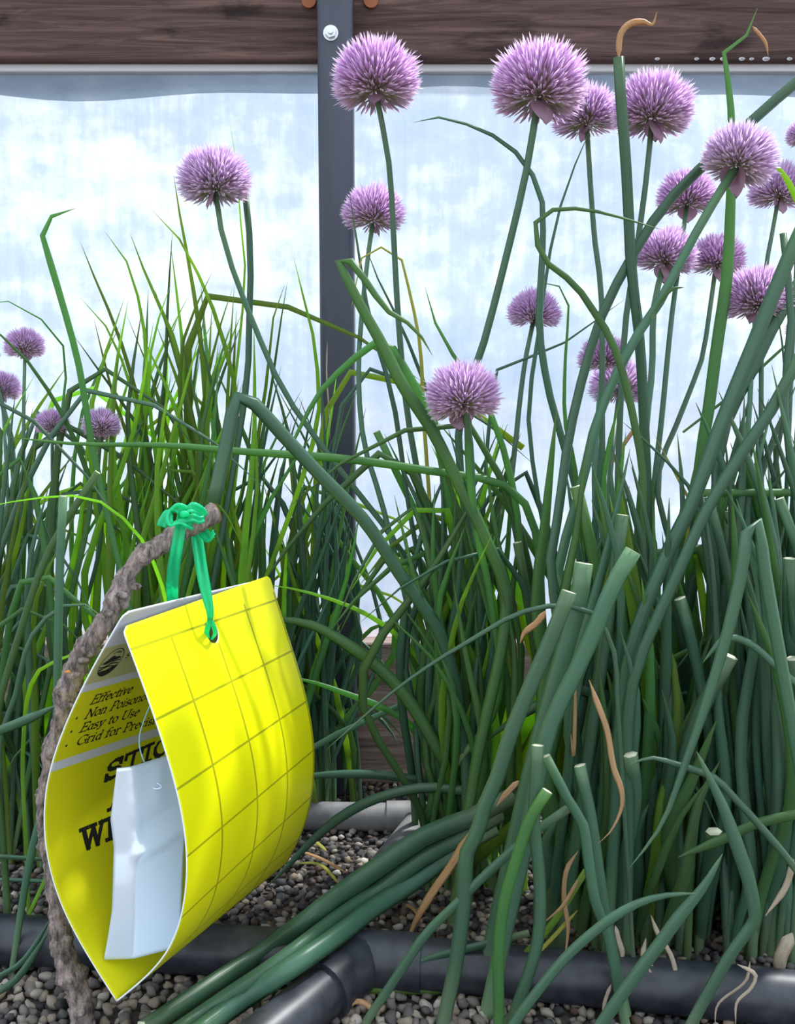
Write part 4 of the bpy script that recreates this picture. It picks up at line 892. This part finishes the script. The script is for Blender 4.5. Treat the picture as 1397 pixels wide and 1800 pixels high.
def flower(ck, x, y, hw, tilt, Y, stem, wst, label, hv=0, bracts=((-70, 1.0), (60, .7)), fwd=0):
    c = CL[ck]; s = hw * Y / FPX
    b = gx(c['x'] + random.uniform(-25, 25), c['Y'] + random.uniform(-.01, .01)); b[2] = -.002
    t = thing('chive_flower', label, 'flower', b, 'chive flowers on stalks')
    O = P(x, y, Y)
    pts = [(x, y)] + stem; m = len(pts); Yl = np.linspace(Y, .35 * Y + .65 * b[1], m)
    q = [P(px_, py_, yy) for (px_, py_), yy in zip(pts, Yl)][::-1]
    q = [b, b * .5 + q[0] * .5 + (0, 0, .008)] + q
    ax = Vector((math.sin(math.radians(tilt)), -math.sin(math.radians(fwd)), math.cos(math.radians(tilt)))).normalized()
    p = catmull(q, 26); rad = np.linspace(1.25, .85, 26) * wst / 2 * Y / FPX
    V, F, UV, nc = sweep(p, rad, .92, 8, ref=(0, -1, 0)); 
    mesh_obj('stem', V, F, [M['leaf_blue']], t, uvs=UV, origin=b)
    rot = ax.to_track_quat('Z', 'Y')
    for me, nm, kd in ((HEADS[hv][0], 'florets', 'stuff'), (HEADS[hv][1], 'pedicels', 'stuff')):
        o = bpy.data.objects.new(nm, me); link(o, t); o.location = Vector(O - b); o.rotation_mode = 'QUATERNION'
        o.rotation_quaternion = rot @ Matrix.Rotation(random.uniform(0, 6), 3, 'Z').to_quaternion(); o.scale = (s, s, s); o['kind'] = kd
    for az, bs in bracts:
        o = bpy.data.objects.new('bract', BR); link(o, t); o.location = Vector(O - b) - ax * s * .02; o.rotation_mode = 'QUATERNION'
        o.rotation_quaternion = rot @ Matrix.Rotation(math.radians(az), 3, 'Z').to_quaternion(); o.scale = (s * bs * 1.25,) * 3
    return t
flower('C', 660, 160, 72, 0, .56, [(672, 220), (685, 300), (692, 420), (700, 560), (715, 720), (745, 900)], 11, 'large purple chive flower beside the steel post just below the beam', 0, ((-30, .55), (170, .5)))
flower('C', 946, 172, 79, 3, .54, [(925, 300), (890, 450), (848, 610), (808, 735), (812, 860), (830, 1000)], 14, 'largest purple chive flower, on a curving stalk, overlapping the beam', 0, ((-50, .95), (70, .6)))
flower('D', 1031, 218, 56, -4, .60, [(1038, 330), (1045, 420), (1057, 520), (1058, 750)], 10, 'purple chive flower tucked behind the right edge of the largest flower', 1, ((-40, .8), (30, .5)))
flower('D', 1146, 210, 67, 3, .56, [(1135, 320), (1120, 430), (1100, 560), (1090, 720), (1085, 900)], 11, 'round purple chive flower just right of the leaf with the dried orange tip', 0, ((-40, 1.0), (40, .8)))
flower('E', 1294, 292, 62, 20, .50, [(1241, 377), (1206, 441), (1149, 549), (1113, 599), (1078, 670), (1049, 738), (1028, 827), (1010, 898), (985, 1020)], 18, 'big lilac chive flower tilted right on a thick slanting stalk', 2, ((10, 1.25), (100, .9)))
flower('D', 1207, 360, 50, 0, .65, [(1195, 450), (1180, 560), (1160, 760)], 9, 'small purple chive flower crossed by a diagonal leaf, left of the tilted flower', 1, ((-30, .9), (40, .6)))
flower('D', 1167, 462, 52, 10, .61, [(1149, 540), (1146, 650), (1138, 720), (1125, 880)], 12, 'purple chive flower below the one crossed by a diagonal leaf', 1, ((-40, 1.1), (50, 1.0)))
flower('E', 1258, 468, 47, 8, .64, [(1248, 540), (1234, 628), (1213, 685), (1185, 756), (1163, 809), (1156, 870)], 9, 'purple chive flower half hidden behind a broad upright leaf', 1, ((-50, .9),))
flower('E', 1330, 538, 59, -2, .56, [(1322, 620), (1317, 720), (1308, 830), (1300, 950)], 10, 'purple chive flower crossed at its right side by a thick slanting leaf', 0, ((-50, .8), (40, .8)))
flower('E', 1368, 348, 50, 4, .62, [(1355, 420), (1345, 480), (1338, 620)], 8, 'purple chive flower low behind the tilted lilac flower, near the right edge', 1, ((-60, .9), (30, .6)))
flower('E', 1412, 245, 30, 5, .62, [(1408, 320), (1400, 450)], 7, 'chive flower cut off by the photo\'s right edge, level with the tilted one', 2, ())
flower('E', 1412, 585, 30, 5, .64, [(1408, 660), (1400, 760)], 7, 'chive flower cut off by the photo\'s right edge, low down beside the leaves', 2, ())
flower('C', 656, 388, 52, 3, .64, [(648, 440), (636, 550), (630, 660), (640, 780), (670, 880)], 9, 'small purple chive flower overlapping the right edge of the steel post', 1, ((10, .8), (60, .6)))
flower('B', 378, 333, 61, -2, .58, [(392, 420), (415, 490), (450, 580), (500, 690), (570, 790), (640, 880), (700, 960), (765, 1093), (800, 1180)], 11, 'single purple chive flower standing high left of the steel post', 0, ((20, .9), (-60, .5)))
flower('C', 815, 712, 66, -6, .51, [(826, 780), (832, 900), (845, 1000), (868, 1100)], 14, 'lilac chive flower low in the middle with ragged pale bracts', 2, ((-60, 1.1), (-20, .8), (60, .4)))
flower('D', 938, 562, 45, 2, .66, [(922, 640), (908, 760), (900, 900)], 9, 'small purple chive flower behind an upright dark leaf, right of the low lilac one', 1, ((0, .5),))
flower('D', 1060, 640, 43, 0, .64, [(1052, 720), (1045, 850)], 10, 'small purple chive flower behind two crossing dark leaves', 1, ((0, .5), (60, .4)))
flower('D', 1088, 690, 52, 0, .69, [(1080, 760), (1070, 880)], 9, 'pale chive flower mostly hidden below the one behind the crossing leaves', 2, ())
flower('A', 44, 616, 34, 0, .66, [(42, 700), (40, 850)], 7, 'opening pink chive flower, uppermost of those at the left edge', 2, ((0, .9), (120, .8), (-120, .8)))
flower('A', 3, 690, 32, 5, .66, [(8, 760), (14, 880)], 7, 'pink chive flower cut off by the photo\'s left edge', 2, ((0, .9),))
flower('A', 92, 752, 29, 0, .60, [(92, 830), (95, 930)], 7, 'faint pink chive flower half hidden by leaves at the left', 2, ((0, .8), (-70, .8)))
flower('A', 178, 755, 33, 3, .585, [(172, 840), (176, 960)], 8, 'pink chive flower with a green bud sheath, right of the faint one at the left', 2, ((10, .9), (90, 1.0), (-90, .7)))
